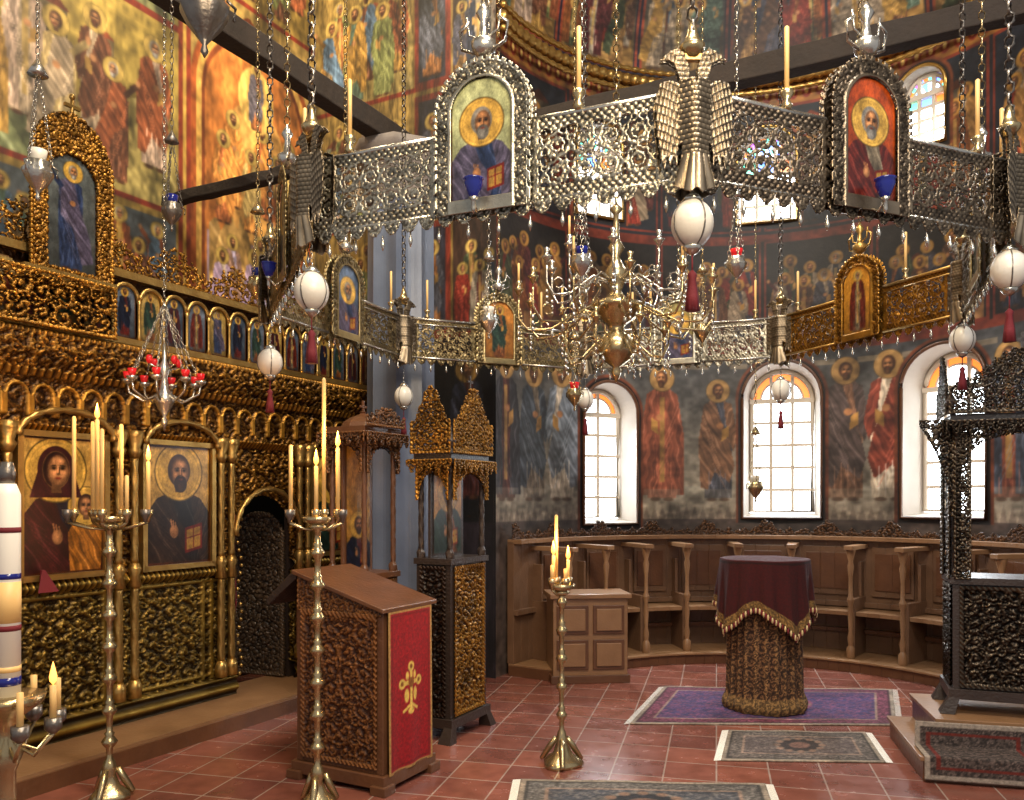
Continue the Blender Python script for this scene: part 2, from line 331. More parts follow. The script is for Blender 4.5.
def icon(name,M,w,z0,z1,kind=0,parent=None,y=-.01,arch=False,res=.006,bg=(.7,.5,.2),full=False):
    h=z1-z0; cv=Cv(w,h,res,bg); cv.grad(0,w,0,h,tuple(c*.6 for c in bg),tuple(min(1,c*1.1) for c in bg))
    ro,cl=[((.28,.09,.07),(.06,.08,.14)),((.1,.1,.15),(.2,.07,.08)),((.13,.17,.27),(.27,.25,.32)),((.35,.2,.1),(.11,.17,.14)),((.36,.32,.26),(.3,.11,.08)),((.1,.08,.07),(.17,.12,.09))][kind%6]
    gray=(.45,.43,.4) if kind in(2,4) else (.2,.12,.07)
    H_=(.74,.58,.26)
    if full: cv.saint(w/2,.03*h,h*.9,ro,cl,halo=H_,hair=gray,beard=gray,pose=kind%3)
    elif kind==1: cv.bust(w/2,.0,min(h*1.02,w*1.55),ro,cl,H_,beard=None,veil=cl,child=True)
    else: cv.bust(w/2,.0,min(h*1.02,w*1.5),ro,cl,H_,hair=gray,beard=gray)
    cv.frame(0,w,0,h,max(.006,w*.022),(.25,.13,.06)); cv.blur(1); cv.grain(.35,kind+3)
    X=cv.X-w/2; Z=cv.Z+z0; keep=None
    if arch: keep=(Z<z1-w/2)|(np.hypot(X,Z-(z1-w/2))<w/2)
    return gridobj(name,np.stack([X,np.full_like(X,y),Z],-1),cv.c,keep,'icon_paint',parent,M)
def archkeep(xc,w,z0,zs): return lambda X,Z:((Z<zs)&(np.abs(X-xc)<w)&(Z>z0))|(np.hypot(X-xc,Z-zs)<w)
# ============================================================ FLOOR / SHELL
def floor_mat():
    m=bpy.data.materials.new('terracotta_tiles'); m.use_nodes=True; N=m.node_tree.nodes; L=m.node_tree.links; b=N['Principled BSDF']
    tc=N.new('ShaderNodeTexCoord'); mp=N.new('ShaderNodeMapping'); mp.inputs['Rotation'].default_value=(0,0,math.radians(14))
    L.new(tc.outputs['Object'],mp.inputs['Vector'])
    br=N.new('ShaderNodeTexBrick'); br.offset=0; br.inputs['Scale'].default_value=1; br.inputs['Brick Width'].default_value=.3; br.inputs['Row Height'].default_value=.3
    br.inputs['Mortar Size'].default_value=.005; br.inputs['Color1'].default_value=(.25,.085,.055,1); br.inputs['Color2'].default_value=(.16,.055,.042,1); br.inputs['Mortar'].default_value=(.33,.24,.2,1)
    L.new(mp.outputs[0],br.inputs['Vector'])
    nz=N.new('ShaderNodeTexNoise'); nz.inputs['Scale'].default_value=7; nz.inputs['Detail'].default_value=6; L.new(tc.outputs['Object'],nz.inputs['Vector'])
    mr2=N.new('ShaderNodeMapRange'); mr2.inputs['From Min'].default_value=.3; mr2.inputs['From Max'].default_value=.7; mr2.inputs['To Min'].default_value=.75; mr2.inputs['To Max'].default_value=1.1
    L.new(nz.outputs['Fac'],mr2.inputs[0])
    mx=N.new('ShaderNodeMix'); mx.data_type='RGBA'; mx.blend_type='MULTIPLY'; mx.inputs['Factor'].default_value=1
    L.new(br.outputs['Color'],mx.inputs[6]); L.new(mr2.outputs[0],mx.inputs[7]); L.new(mx.outputs[2],b.inputs['Base Color'])
    mr=N.new('ShaderNodeMapRange'); mr.inputs['To Min'].default_value=.12; mr.inputs['To Max'].default_value=.36; L.new(nz.outputs['Fac'],mr.inputs[0]); L.new(mr.outputs[0],b.inputs['Roughness'])
    bp=N.new('ShaderNodeBump'); bp.inputs['Strength'].default_value=.4; bp.inputs['Distance'].default_value=.004; bp.invert=True; L.new(br.outputs['Fac'],bp.inputs['Height']); L.new(bp.outputs[0],b.inputs['Normal'])
    MATS['floor']=m
floor_mat()
b=B(); b.box(-7,8,-1.5,11,-.1,0,'floor'); b.done('floor')
b=B(); b.box(-7,8,-1.5,11,8.5,8.6,'stone'); b.done('ceiling')
def A2(a): a=math.radians(a); return math.sin(a),math.cos(a)
# --- windows spec (angle,hw,z0,zs)
WINS=[(-24,.31,1.36,2.5),(19,.38,1.42,2.66),(55,.38,1.44,2.67)]
UW=[(-27,.27,4.5,5.2),(15.5,.29,4.5,5.2),(50,.22,4.95,5.48)]
def u_of(a): return (a+62)*pi/180*RA
H0=5.95
cv=Cv(pi*RA,H0,.0105,(.1,.13,.17))
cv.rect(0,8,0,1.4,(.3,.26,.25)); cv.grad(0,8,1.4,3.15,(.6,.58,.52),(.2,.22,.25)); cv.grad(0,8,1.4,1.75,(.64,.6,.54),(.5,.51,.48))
for i in range(90): 
    x=i*.0875; cv.poly([(x,1.4),(x+.04,1.56+.02*math.sin(i)),(x+.08,1.4)],(.4,.36,.34),.6)
cv.rect(0,8,3.12,3.2,(.38,.15,.1)); cv.rect(0,8,4.3,4.37,(.38,.15,.1)); cv.rect(0,8,3.2,4.3,(.1,.092,.09)); cv.rect(0,8,4.37,5.95,(.09,.11,.15))
for a,ro,cl,ps,hz in[(-57,(.25,.12,.1),(.16,.17,.2),1,1),(-47,(.36,.33,.29),(.2,.24,.29),0,.97),(-38,(.66,.64,.6),(.4,.46,.54),0,1),(-10,(.56,.3,.22),(.48,.26,.19),1,1.02),(4,(.22,.24,.3),(.42,.3,.22),0,.92),
               (33.5,(.42,.3,.23),(.28,.24,.24),0,1.04),(43,(.78,.74,.67),(.46,.2,.15),0,1.06),(69,(.45,.22,.15),(.22,.26,.34),1,1),(80,(.55,.53,.48),(.42,.18,.14),0,1),(92,(.25,.27,.35),(.42,.3,.18),1,1),(104,(.4,.15,.12),(.18,.22,.3),0,1)]:
    cv.saint(u_of(a),1.58,1.38*hz,ro,cl,halo=(.66,.52,.3),flip=random.choice((1,-1)),pose=ps)
    cv.rect(u_of(a)-.2,u_of(a)+.2,1.5,1.72,(.55,.54,.5),.35)
    cv.rect(u_of(a)-.3,u_of(a)-.1,2.98,3.03,(.6,.55,.45),.5); cv.rect(u_of(a)+.12,u_of(a)+.3,2.98,3.03,(.6,.55,.45),.5)
k=0
x=.05
while x<7.6:
    cv.frame(x,x+1.05,3.2,4.3,.025,(.4,.15,.1)); hills(cv,x+.04,x+1,3.23,.8,k,(.38,.27,.16)); town(cv,x+.1,x+.95,3.4,.6,k+3,(.38,.28,.2))
    crowd(cv,x+.08,x+1,3.25,.72,4,k+10,(.62,.46,.2),.88)
    cv.frame(x,x+1.05,4.4,5.7,.025,(.4,.15,.1)); town(cv,x+.1,x+.95,4.8,.7,k+33,(.42,.3,.19)); crowd(cv,x+.05,x+1.02,4.45,.85,3,k+40,(.66,.48,.2),.9)
    x+=1.08;k+=1
cv.rect(0,8,5.7,5.95,(.5,.33,.13))
for i in range(60): cv.ell(.07+i*.13,5.82,.045,.08,(.4,.1,.06)); cv.ell(.07+i*.13,5.82,.02,.04,(.75,.65,.35))
for a,hw,z0,zs in WINS+UW:
    cv.arch(u_of(a)-hw-.08,u_of(a)+hw+.08,z0-.06,zs,(.4,.2,.12)); cv.arch(u_of(a)-hw-.05,u_of(a)+hw+.05,z0-.06,zs,(.1,.08,.08))
cv.blur(1); cv.grain(.7,2); cv.grade(.88,(1.05,1,.94),.06,(.42,.38,.34))
ang=cv.X/RA-math.radians(62)
keep=np.ones(cv.X.shape,bool)
for a,hw,z0,zs in WINS+UW: keep&=~archkeep(u_of(a),hw,z0,zs)(cv.X+.006,cv.Z+.006)
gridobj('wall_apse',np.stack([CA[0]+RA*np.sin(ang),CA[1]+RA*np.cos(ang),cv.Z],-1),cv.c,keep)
# --- conch
cv=Cv(pi*RA,3.6,.014,(.06,.08,.15))
cv.rect(0,8,0,.08,(.6,.4,.13))
for i in range(8):
    x=.0+i*.98; cv.frame(x,x+.96,.1,1.35,.03,(.45,.18,.1)); cv.grad(x+.04,x+.92,.14,1.3,(.38,.28,.13),(.1,.16,.24)); town(cv,x+.1,x+.85,.5,.5,i+4,(.45,.33,.18)); hills(cv,x+.05,x+.9,.15,.6,i,(.42,.31,.15))
    crowd(cv,x+.05,x+.93,.16,.8,3,i+80,(.75,.55,.24),.9,PAL if i%2 else PALW)
cv.rect(0,8,1.4,1.5,(.6,.42,.15)); cv.rect(0,8,1.5,3.6,(.36,.24,.1)); crowd(cv,.1,7.6,1.5,1.0,14,99,(.8,.58,.2))
cv.blur(1); cv.grain(.8,7); cv.grade(.85)
an=cv.X/RA-math.radians(62); ph=cv.Z/RA
gridobj('ceiling_apse_conch',np.stack([CA[0]+RA*np.cos(ph)*np.sin(an),CA[1]+RA*np.cos(ph)*np.cos(an),H0+RA*np.sin(ph)],-1),cv.c)
b=B()
for rr,zz,t in((2.38,5.93,.05),(2.36,5.82,.025),(2.36,6.03,.025)):
    n=260; path=[];rad=[]
    for i in range(n+1):
        a=-62+180*i/n; s_,c_=A2(a); path.append((CA[0]+rr*s_,CA[1]+rr*c_,zz)); rad.append(t*(1+.25*math.sin(i*1.9)))
    b.tube(path,rad,'gold',8)
b.done('trim_apse_cornice')
# --- windows
def window(name,a,hw,z0,zs,upper=False,cols=3,rows=5):
    s_,c_=A2(a); em=empty(name,(CA[0]+RA*s_,CA[1]+RA*c_,z0)); M=FR(CA[0]+RA*s_,CA[1]+RA*c_,-math.radians(a))
    b=B(); b.M=M; dep=.28 if not upper else .16; k=.86 if not upper else .92
    def outline(w,zb,zz,n=20): return [(-w,zb)]+[(-w*math.cos(pi*i/n),zz+w*math.sin(pi*i/n)) for i in range(n+1)]+[(w,zb)]
    o1=outline(hw-.004,z0+.004,zs); o2=outline(hw*k,z0+.04,zs)
    v=[(x,math.sqrt(RA*RA-x*x)-RA-.01,z) for x,z in o1]+[(x,dep,z) for x,z in o2]; n=len(o1)
    b.add(v,[(i,(i+1)%n,n+(i+1)%n,n+i) for i in range(n)],'reveal_plaster')
    b.tube([(x,math.sqrt(RA*RA-x*x)-RA-.012,z) for x,z in outline(hw+.01,z0-.01,zs)],.018,'wood_brown' if not upper else 'gold',6,True)
    w=hw*k; zt=zs; gd='daylight_high' if upper else 'daylight_glass'
    b.tube([(x,dep-.03,z) for x,z in outline(w-.02,z0+.06,zs)],.028 if not upper else .02,'window_paint',6,True)
    b.box(-w,w,dep-.06,dep-.005,zs-.03,zs+.02,'window_paint')
    for i in range(1,cols): 
        xx=-w+2*w*i/cols; b.box(xx-.017,xx+.017,dep-.045,dep-.008,z0+.05,zs+math.sqrt(max(0,w*w-xx*xx))*.98,'window_paint')
    for j in range(1,rows):
        zz=z0+.05+(zs-z0-.05)*j/rows; b.box(-w,w,dep-.043,dep-.01,zz-.015,zz+.015,'window_paint')
    b.done('frame',em)
    g=B(); g.M=M
    if upper:
        for i in range(cols):
            for j in range(rows):
                x0=-w+2*w*i/cols;x1=-w+2*w*(i+1)/cols; y0=z0+.05+(zs-z0-.05)*j/rows;y1=z0+.05+(zs-z0-.05)*(j+1)/rows
                mm='daylight_high' if j<rows-1 else ['green_glass','blue_pane','amber_glass'][(i+j)%3]
                g.add([(x0,dep,y0),(x1,dep,y0),(x1,dep,y1),(x0,dep,y1)],[(0,1,2,3)],mm)
    else: g.add([(-w,dep,z0+.04),(w,dep,z0+.04),(w,dep,zs),(-w,dep,zs)],[(0,1,2,3)],gd)
    nn=12
    cs=['amber_glass']*nn if not upper else [['blue_pane','amber_glass','green_glass','violet_pane'][i%4] for i in range(nn)]
    for i in range(nn):
        t0=pi*i/nn;t1=pi*(i+1)/nn
        p=lambda r,t:(-r*math.cos(t),dep,zs+r*math.sin(t))
        g.add([p(w,t0),p(w,t1),p(w*.66,t1),p(w*.66,t0)],[(0,1,2,3)],cs[i])
        g.add([p(w*.66,t0),p(w*.66,t1),(0,dep,zs)],[(0,1,2)],gd if not upper else ['daylight_high','blue_pane','green_glass'][i%3])
    g.tube([(-w*.66*math.cos(pi*i/12),dep-.01,zs+w*.66*math.sin(pi*i/12)) for i in range(13)],.013,'window_paint',5)
    g.done('panes',em)
    # daylight falling in through the opening
    l=bpy.data.lights.new('daylight','SPOT'); l.energy=130 if not upper else 90; l.color=(.9,.95,1); l.spot_size=math.radians(100); l.spot_blend=.7; l.shadow_soft_size=.05
    o=link(bpy.data.objects.new('daylight',l)); p0=M@Vector((0,dep-.12,zs)); p1=M@Vector((.2,-2.6,0 if not upper else 1.0)); o.location=p0
    o.rotation_euler=(p1-p0).to_track_quat('-Z','Y').to_euler(); setp(o,em)
for i,(a,hw,z0,zs) in enumerate(WINS): window('window_%d'%(i+1),a,hw,z0,zs,False,3 if i else 2,5)
for i,(a,hw,z0,zs) in enumerate(UW): window('window_%d'%(i+4),a,hw,z0,zs,True,3,4)
# --- sanctuary wall
AX,AY=-2.98,4.77
MI=FR(AX,AY,D)                     # iconostasis frame : x along, -y out to nave
W=4.65; cv=Cv(W,8.4,.0115,(.5,.4,.18)) ; o=1.05     # u = s+o
HW=(.68,.56,.27)
cv.rect(0,W,0,2.6,(.05,.035,.03))  # sanctuary gloom behind the screen painted in as dark wall colour
cv.grad(0,2.95,2.6,3.9,(.4,.38,.42),(.25,.28,.3)); town(cv,1.4,2.9,3.1,.6,2,(.46,.4,.35))
crowd(cv,1.2,2.95,3.0,.72,5,5,HW,1,PALW); 
cv.rect(0,3.0,3.95,4.0,(.42,.14,.08))
cv.grad(.1,3.0,4.0,5.5,(.42,.36,.18),(.6,.5,.22)); hills(cv,.1,2.95,4.0,1.1,4,(.5,.44,.24)); hills(cv,.1,2.95,4.0,.8,14,(.38,.4,.26)); town(cv,.9,2.9,4.5,.8,12,(.52,.44,.3))
crowd(cv,.2,2.95,4.05,1.05,5,6,HW,1,PALW,2)
cv.rect(0,3.0,5.5,5.55,(.42,.14,.08)); cv.grad(0,3,5.55,7.1,(.44,.38,.18),(.6,.5,.24)); town(cv,.3,2.9,5.8,.9,22,(.52,.44,.28)); hills(cv,.1,2.95,5.55,.9,24,(.42,.42,.26)); crowd(cv,.2,2.95,5.6,1.1,5,9,HW,1,PALW,2)
cv.rect(0,W,7.1,7.15,(.42,.12,.06)); crowd(cv,.2,2.95,7.2,1.0,5,19,HW,1,PALW)
cv.rect(2.98,3.1,2.6,8,(.42,.16,.09)); cv.rect(3.02,3.06,2.6,8,(.62,.48,.2))
cv.rect(3.1,W,2.6,6.1,(.5,.4,.2)); town(cv,3.1,W,5.2,.8,44,(.5,.4,.22))
cv.arch(3.1,4.6,3.0,5.2,(.5,.24,.1)); cv.arch(3.16,4.54,3.0,5.2,(.7,.53,.24)); cv.arch(3.22,4.48,3.0,5.18,(.42,.2,.09)); cv.arch(3.25,4.45,3.0,5.15,(.62,.36,.15))
cv.arch(3.5,4.2,3.6,4.9,(.7,.5,.24)); cv.grad(3.27,4.43,3.0,3.95,(.62,.56,.7),(.52,.42,.46)); hills(cv,3.3,4.4,3.5,.8,7,(.56,.43,.23))  # pale violet foot of the arch paints in window light
crowd(cv,3.3,4.45,3.05,.85,3,31,HW,1.1,[(.6,.55,.66),(.55,.46,.56),(.62,.55,.5),(.48,.36,.3)])
crowd(cv,3.3,4.45,4.05,.85,3,32,HW,1.05,[(.66,.42,.18),(.55,.3,.15),(.6,.5,.28)])
cv.ell(3.85,5.3,.22,.3,(.78,.62,.3)); cv.saint(3.85,5.02,.62,(.6,.35,.18),(.38,.35,.38),HW)
cv.rect(3.1,W,6.1,6.15,(.42,.14,.08)); crowd(cv,3.1,W,6.2,.95,3,15,HW,1,PALW)
cv.blur(1); cv.grain(.8,4); cv.grade(.9,(1,1,1))
MS=MI@Matrix.Translation((-o,.8,0))
gridobj('wall_sanctuary',np.stack([cv.X,0*cv.X,cv.Z],-1),cv.c,None,'fresco',None,MS)
# --- south walls
cv=Cv(2.1,8.4,.0115,(.12,.1,.12))
cv.rect(0,2.1,3.1,8.4,(.46,.37,.18))
for z,h in((3.15,1.05),(4.3,1.1),(5.5,1.2),(6.8,1.2)):
    cv.rect(0,2.1,z-.05,z,(.42,.14,.08)); hills(cv,0,1.2,z,h*.8,int(z*3),(.48,.41,.22)); town(cv,.1,1.15,z+.3,h*.5,int(z),(.52,.42,.26)); crowd(cv,.05,1.2,z,h*.78,3,int(z*10),HW,1,PALW)
    cv.rect(1.22,1.62,z,z+h,(.42,.15,.1)); cv.rect(1.27,1.57,z+.03,z+h-.05,(.15,.15,.19)); cv.saint(1.42,z+.05,h*.78,(.48,.3,.15),(.25,.26,.3),HW)
    cv.rect(1.65,2.1,z,z+h,(.2,.14,.11)); crowd(cv,1.65,2.1,z+.03,h*.6,2,int(z*7),HW,.95)
cv.rect(0,2.1,1.4,3.0,(.05,.05,.06)); cv.saint(1.8,1.6,1.3,(.22,.1,.08),(.12,.13,.18),(.45,.34,.16)); cv.saint(1.3,1.6,1.3,(.2,.17,.12),(.14,.1,.09),(.45,.34,.16))
cv.blur(1); cv.grain(.8,8); cv.grade(.88)
gridobj('wall_south',np.stack([cv.X,0*cv.X,cv.Z],-1),cv.c,None,'fresco',None,FR(-2.0,8.325,E))
cv=Cv(2.0,8.4,.03,(.2,.16,.12)); 
for z in(1.6,3.2,4.8,6.4): crowd(cv,.1,1.9,z,1.2,4,int(z*9))
cv.blur(1); gridobj('wall_south_right',np.stack([cv.X,0*cv.X,cv.Z],-1),cv.c,None,'fresco',None,FR(4.165,5.053,E))
# ============================================================ ICONOSTASIS
ico=empty('iconostasis',(AX,AY,0))
b=B(); b.M=MI; b.box(-1.6,3.62,-.52,.2,0,.1,'wood_brown'); b.box(-1.6,3.6,-.5,.2,.1,.12,'wood_light'); b.done('trim_solea_step',ico)
X,Z=GX(-1.55,3.58,.12,3.1,.0072)
h=rinceau(X,Z-2.0,.15)
h=np.where(Z<1.05,rinceau(np.abs((X+.1)%.8-.4),Z-.28,.15,1.4),h)
h=np.where((Z>2.36)&(Z<2.62),rinceau(X,Z-2.36,.13,1.5),h)
ax=((X+.5)%.16)-.08; ar_=np.hypot(ax,Z-2.23); 
h=np.where((Z>2.1)&(Z<2.34),np.where((ar_<.07)&(ar_>.052)&(Z>2.23)|((np.abs(ax)>.06)&(Z<2.23)),1,h*.6),h)
off=np.zeros_like(X)
off+=.06*((Z<.26)); off+=.05*np.exp(-((Z-1.07)/.035)**2)
off+=.05*sstep(Z,2.0,2.06); off+=.09*sstep(Z,2.3,2.5)-.1*sstep(Z,2.6,2.64)
h=np.where(Z<.26,.5+.5*np.cos(Z*70),h)
h=np.where(np.abs(Z-1.07)<.04,.6+.4*np.cos(X*2*pi/.04),h)
h=np.where(np.abs(Z-2.61)<.03,.6+.4*np.cos(X*2*pi/.035),h); h=np.where(np.abs(Z-2.03)<.025,.6+.4*np.cos(X*2*pi/.035),h)
h=np.where(np.abs(Z-2.36)<.02,.6+.4*np.cos(X*2*pi/.05),h)
fr_=np.abs(np.abs((X+.1)%.8-.4)-.36); h=np.where((Z<1.02)&(Z>.27)&(fr_<.014),.9,h); h=np.where((np.abs(Z-.3)<.014)|(np.abs(Z-1.0)<.014),.9,h)
h=np.where((Z>2.68)&(Z<3.06),h*.25,h)
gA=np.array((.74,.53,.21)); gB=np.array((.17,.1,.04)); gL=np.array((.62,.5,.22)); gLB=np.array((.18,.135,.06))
col=np.where((Z<1.1)[...,None],gLB+(gL-gLB)*h[...,None],gB+(gA-gB)*h[...,None])  # crevice shade of the carving baked into the gilding colours
keep=~(((np.abs(X-2.05)<.31)&(Z<1.32))|(np.hypot(X-2.05,Z-1.32)<.31))
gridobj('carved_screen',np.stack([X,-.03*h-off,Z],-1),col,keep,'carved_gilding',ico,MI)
b=B(); b.M=MI
def twist(t,z,r): return r*(1+.16*math.cos(3*t+z*45))
for s0 in(-1.0,-.12,.0,.72,.84,1.58,1.68,2.42,2.52,3.22,3.32):
    b.lathe(s0,-.075,[(.045,.28),(.045,.36),(.03,.4)],'gold',12)
    b.lathe(s0,-.075,[(.026,.4+i*.62/24) for i in range(25)],'gold',12,twist)
    b.lathe(s0,-.075,[(.045,1.02),(.03,1.1),(.045,1.14),(.028,1.18)],'gold',12)
    b.lathe(s0,-.075,[(.024,1.18+i*.7/26) for i in range(27)],'gold',12,twist)
    b.lathe(s0,-.075,[(.028,1.88),(.05,1.93),(.035,1.95),(.06,2.02),(.06,2.06)],'gold',12)
b.box(-1.6,3.6,-.13,-.02,2.62,2.66,'gold'); b.box(-1.6,3.6,-.1,.02,3.06,3.11,'gold'); b.box(-1.55,3.58,.0,.05,2.0,3.1,'wood_dark')
b.box(-1.55,1.73,.0,.05,.12,2.0,'wood_dark'); b.box(2.37,3.58,.0,.05,.12,2.0,'wood_dark')
for c0,w in((-.55,.31),(.36,.31),(1.22,.31),(2.86,.31),(2.05,.35)):
    zc=1.98 if w<.33 else 1.33
    b.tube([(c0-w*math.cos(pi*k/24),-.1,zc+w*(.55 if w<.33 else 1.02)*math.sin(pi*k/24)) for k in range(25)],[.02*(1+.3*math.sin(k*2.2)) for k in range(25)],'gold',8)
n=15
for i in range(n+1):
    s0=.66+i*.195
    b.lathe(s0,-.1,[(.022,2.66),(.011,2.7),(.011,2.9),(.02,2.93)],'gold',8)
for i in range(n):
    s0=.66+(i+.5)*.195
    b.tube([(s0-.09*math.cos(pi*k/10),-.1,2.93+.09*math.sin(pi*k/10)) for k in range(11)],.014,'gold',6)
b.done('columns_and_mouldings',ico)
for i in range(n): icon('apostle_icon_%d'%(i+1),MI@Matrix.Translation((.66+(i+.5)*.195,0,0)),.165,2.67,3.02,(i*3)%5,ico,-.085,True,.005,[(.34,.38,.44),(.6,.5,.28),(.25,.3,.36)][i%3],True)
for i in range(11): icon('feast_icon_%d'%(i+1),MI@Matrix.Translation((-1.5+(i+.5)*.195,0,0)),.16,2.67,3.01,(i*2)%5,ico,-.085,True,.01,(.5,.42,.26),True)
for nm,c0,w,kk in(('virgin_icon',.36,.53,1),('robed_saint_icon',1.22,.56,5),('saint_icon',2.86,.52,3),('prophet_icon',-.55,.6,4)):
    icon(nm,MI@Matrix.Translation((c0,0,0)),w,1.15,1.98,kk,ico,-.05,False,.004,(.68,.53,.26))
    f=B(); f.M=MI@Matrix.Translation((c0,0,0)); w2=w/2
    f.box(-w2-.03,w2+.03,-.048,-.01,1.12,2.0,'wood_brown')
    for q in(-1,1): f.box(q*(w2+.015)-.018,q*(w2+.015)+.018,-.075,-.02,1.11,2.01,'gold')
    for zz in(1.13,2.0): f.box(-w2-.03,w2+.03,-.075,-.02,zz-.018,zz+.018,'gold')
    f.done(nm+'_frame',ico)
def crestk(X,Z): return Z<3.3+.07*np.cos((X-.1)*2*pi/.55)+.02*np.cos(X*2*pi/.09)
relief('crest_openwork',-1.55,3.58,3.1,3.42,.007,.13,.03,gA,gB,MI,ico,-.03,'carved_gilding',True,.012,crestk,.012,th=.42)
Mu=MI@Matrix.Translation((.36,-.1,0))
icon('upper_icon',Mu,.34,2.98,3.72,2,ico,-.02,True,.005,(.3,.32,.32),True)
relief('upper_icon_frame',-.27,.27,2.86,3.98,.0055,.09,.03,gA,gB,Mu,ico,-.02,'carved_gilding',False,.015,lambda X,Z:(((Z<3.6)|(np.hypot(X,(Z-3.6)*.75)<.27))&~((np.abs(X)<.16)&(Z>3.0)&(Z<3.55)|(np.hypot(X,Z-3.55)<.16))),.02)
relief('upper_cornice',-1.5,.62,2.62,2.95,.007,.13,.04,gA,gB,MI,ico,-.16,'carved_gilding',True,.015,None,.012)
b=B(); b.M=MI; b.box(.05,.65,-.16,.0,2.9,2.98,'gold'); b.tube([(.36,-.13,3.95),(.36,-.13,4.05)],.012,'gold'); b.box(.31,.41,-.14,-.12,4.0,4.02,'gold')
b.sph((.36,-.13,4.07),.018,'gold'); b.done('upper_bracket',ico)
dr=empty('door_1',(AX,AY,.12)); Md=MI@Matrix.Translation((2.35,.02,0))@Matrix.Rotation(math.radians(98),4,'Z')
relief('leaf',.0,.5,.13,1.5,.007,.11,.02,(.36,.29,.22),(.07,.05,.04),Md@Matrix.Rotation(pi,4,'Z')@Matrix.Translation((-.5,0,0)),dr,0,'carved_wood',False,.03,lambda X,Z:(Z<1.25)|(np.hypot(X-.25,Z-1.25)<.25),.03)
b=B(); b.M=MI; b.tube([(1.76,.03,1.6),(1.78,.05,1.2),(1.84,.08,.8),(1.78,.06,.2)],[.05,.04,.03,.05],'red_cloth',8)
for k in range(22): b.sph((1.83+.02*math.sin(k),.0,.25+k*.06),.016,'gold',seg=6,rings=4)
b.done('door_curtain',dr)
# ============================================================ COLUMN + BEAMS
b=B()
def flute(t,z,r): return r*(1-.16*abs(math.sin(4*t)))
b.lathe(-.95,7.0,[(.36,0),(.36,.12),(.3,.2)],'marble',40)
b.lathe(-.95,7.0,[(.29,.2),(.29,2),(.28,4.1)],'marble',64,flute,False)
b.lathe(-.95,7.0,[(.28,4.1),(.3,4.15),(.28,4.2),(.4,4.45),(.42,4.5),(.42,4.56)],'stone',8)
b.done('marble_column')
def beam(name,p,q,w,h,z):
    a=Vector((p[0],p[1],0));c=Vector((q[0],q[1],0)); L=(c-a).length; th=math.atan2(c.y-a.y,c.x-a.x)
    b=B(); b.M=FR(a.x,a.y,th); n=14; vs=[];fs=[]
    for i in range(n+1):
        x=L*i/n; j=lambda:random.uniform(-.008,.008)
        vs+=[(x,-w/2+j(),z+j()),(x,w/2+j(),z+j()),(x,w/2+j(),z+h+j()),(x,-w/2+j(),z+h+j())]
    for i in range(n):
        for k in range(4): fs.append((4*i+k,4*i+(k+1)%4,4*i+4+(k+1)%4,4*i+4+k))
    fs+=[(3,2,1,0),(4*n,4*n+1,4*n+2,4*n+3)]
    b.add(vs,fs,'wood_beam'); b.done(name,None,.01)
d=(math.cos(D),math.sin(D)); e=(math.cos(E),math.sin(E))
beam('trim_tie_beam_north',(-.95-3.2*d[0],7.0-3.2*d[1]),(-.95+.6*d[0],7.0+.6*d[1]),.15,.17,4.56)
beam('trim_tie_beam_cross',(-1.45-1.75*e[0],6.0-1.75*e[1]),(-1.45+.12*e[0],6.0+.12*e[1]),.09,.09,4.0)
beam('trim_tie_beam_apse',(CA[0]-2.4*e[0],CA[1]-2.4*e[1]),(CA[0]+2.4*e[0],CA[1]+2.4*e[1]),.15,.17,4.8)
# ============================================================ STALLS
st=empty('choir_stalls',(CA[0],CA[1],0)); b=B()
def pb(a0,a1,r0,r1,z0,z1,m,n=None):
    n=n or max(1,int((a1-a0)/3))
    for i in range(n):
        a=a0+(a1-a0)*i/n;c=a0+(a1-a0)*(i+1)/n; s0,c0=A2(a);s1,c1=A2(c)
        q=[(CA[0]+r0*s0,CA[1]+r0*c0),(CA[0]+r1*s0,CA[1]+r1*c0),(CA[0]+r1*s1,CA[1]+r1*c1),(CA[0]+r0*s1,CA[1]+r0*c1)]
        b.hexa([(x,y,z0) for x,y in q],[(x,y,z1) for x,y in q],m)
L0,L1=-58,96
pb(L0,L1,1.82,2.4,0,.09,'wood_brown'); pb(L0,L1,1.80,2.4,.09,.11,'wood_light')
pb(L0,L1,2.34,2.41,.11,1.22,'wood_stall'); pb(L0,L1,2.26,2.41,1.2,1.24,'wood_light'); pb(L0,L1,2.3,2.34,.55,.6,'wood_stall')
PA=[-50,-35,-21,-8,7,22,38,52,66,80,94]
for i,a in enumerate(PA):
    s_,c_=A2(a); px,py=CA[0]+1.93*s_,CA[1]+1.93*c_
    b.lathe(px,py,[(.04,.11),(.04,.2),(.022,.23),(.03,.3),(.018,.36),(.026,.5),(.02,.6),(.034,.66),(.02,.7),(.018,.85),(.03,.98),(.02,1.02),(.04,1.1),(.045,1.13)],'wood_light',10)
    w=math.degrees(.025/1.95); pb(a-w*.8,a+w*.8,2.0,2.36,.11,.66,'wood_stall',1); pb(a-w*.5,a+w*.5,2.24,2.36,.66,1.0,'wood_stall',1)
    pb(a-w*1.8,a+w*1.8,1.86,2.4,1.13,1.17,'wood_light',1)
    if i<len(PA)-1:
        c=PA[i+1]; pb(a+w,c-w,2.0,2.35,.5,.54,'wood_light'); pb(a+w*3,c-w*3,2.32,2.345,.66,1.14,'wood_stall'); pb(a+w*4,c-w*4,2.31,2.33,.72,1.08,'wood_brown')
        pb(a+w,c-w,2.28,2.35,.3,.34,'wood_brown')
b.done('stall_frames',st,.004)
X,Z=np.meshgrid(np.linspace(L0,L1,900),np.linspace(1.235,1.4,28))
cyc=((X+50)%14.5)/14.5-.5
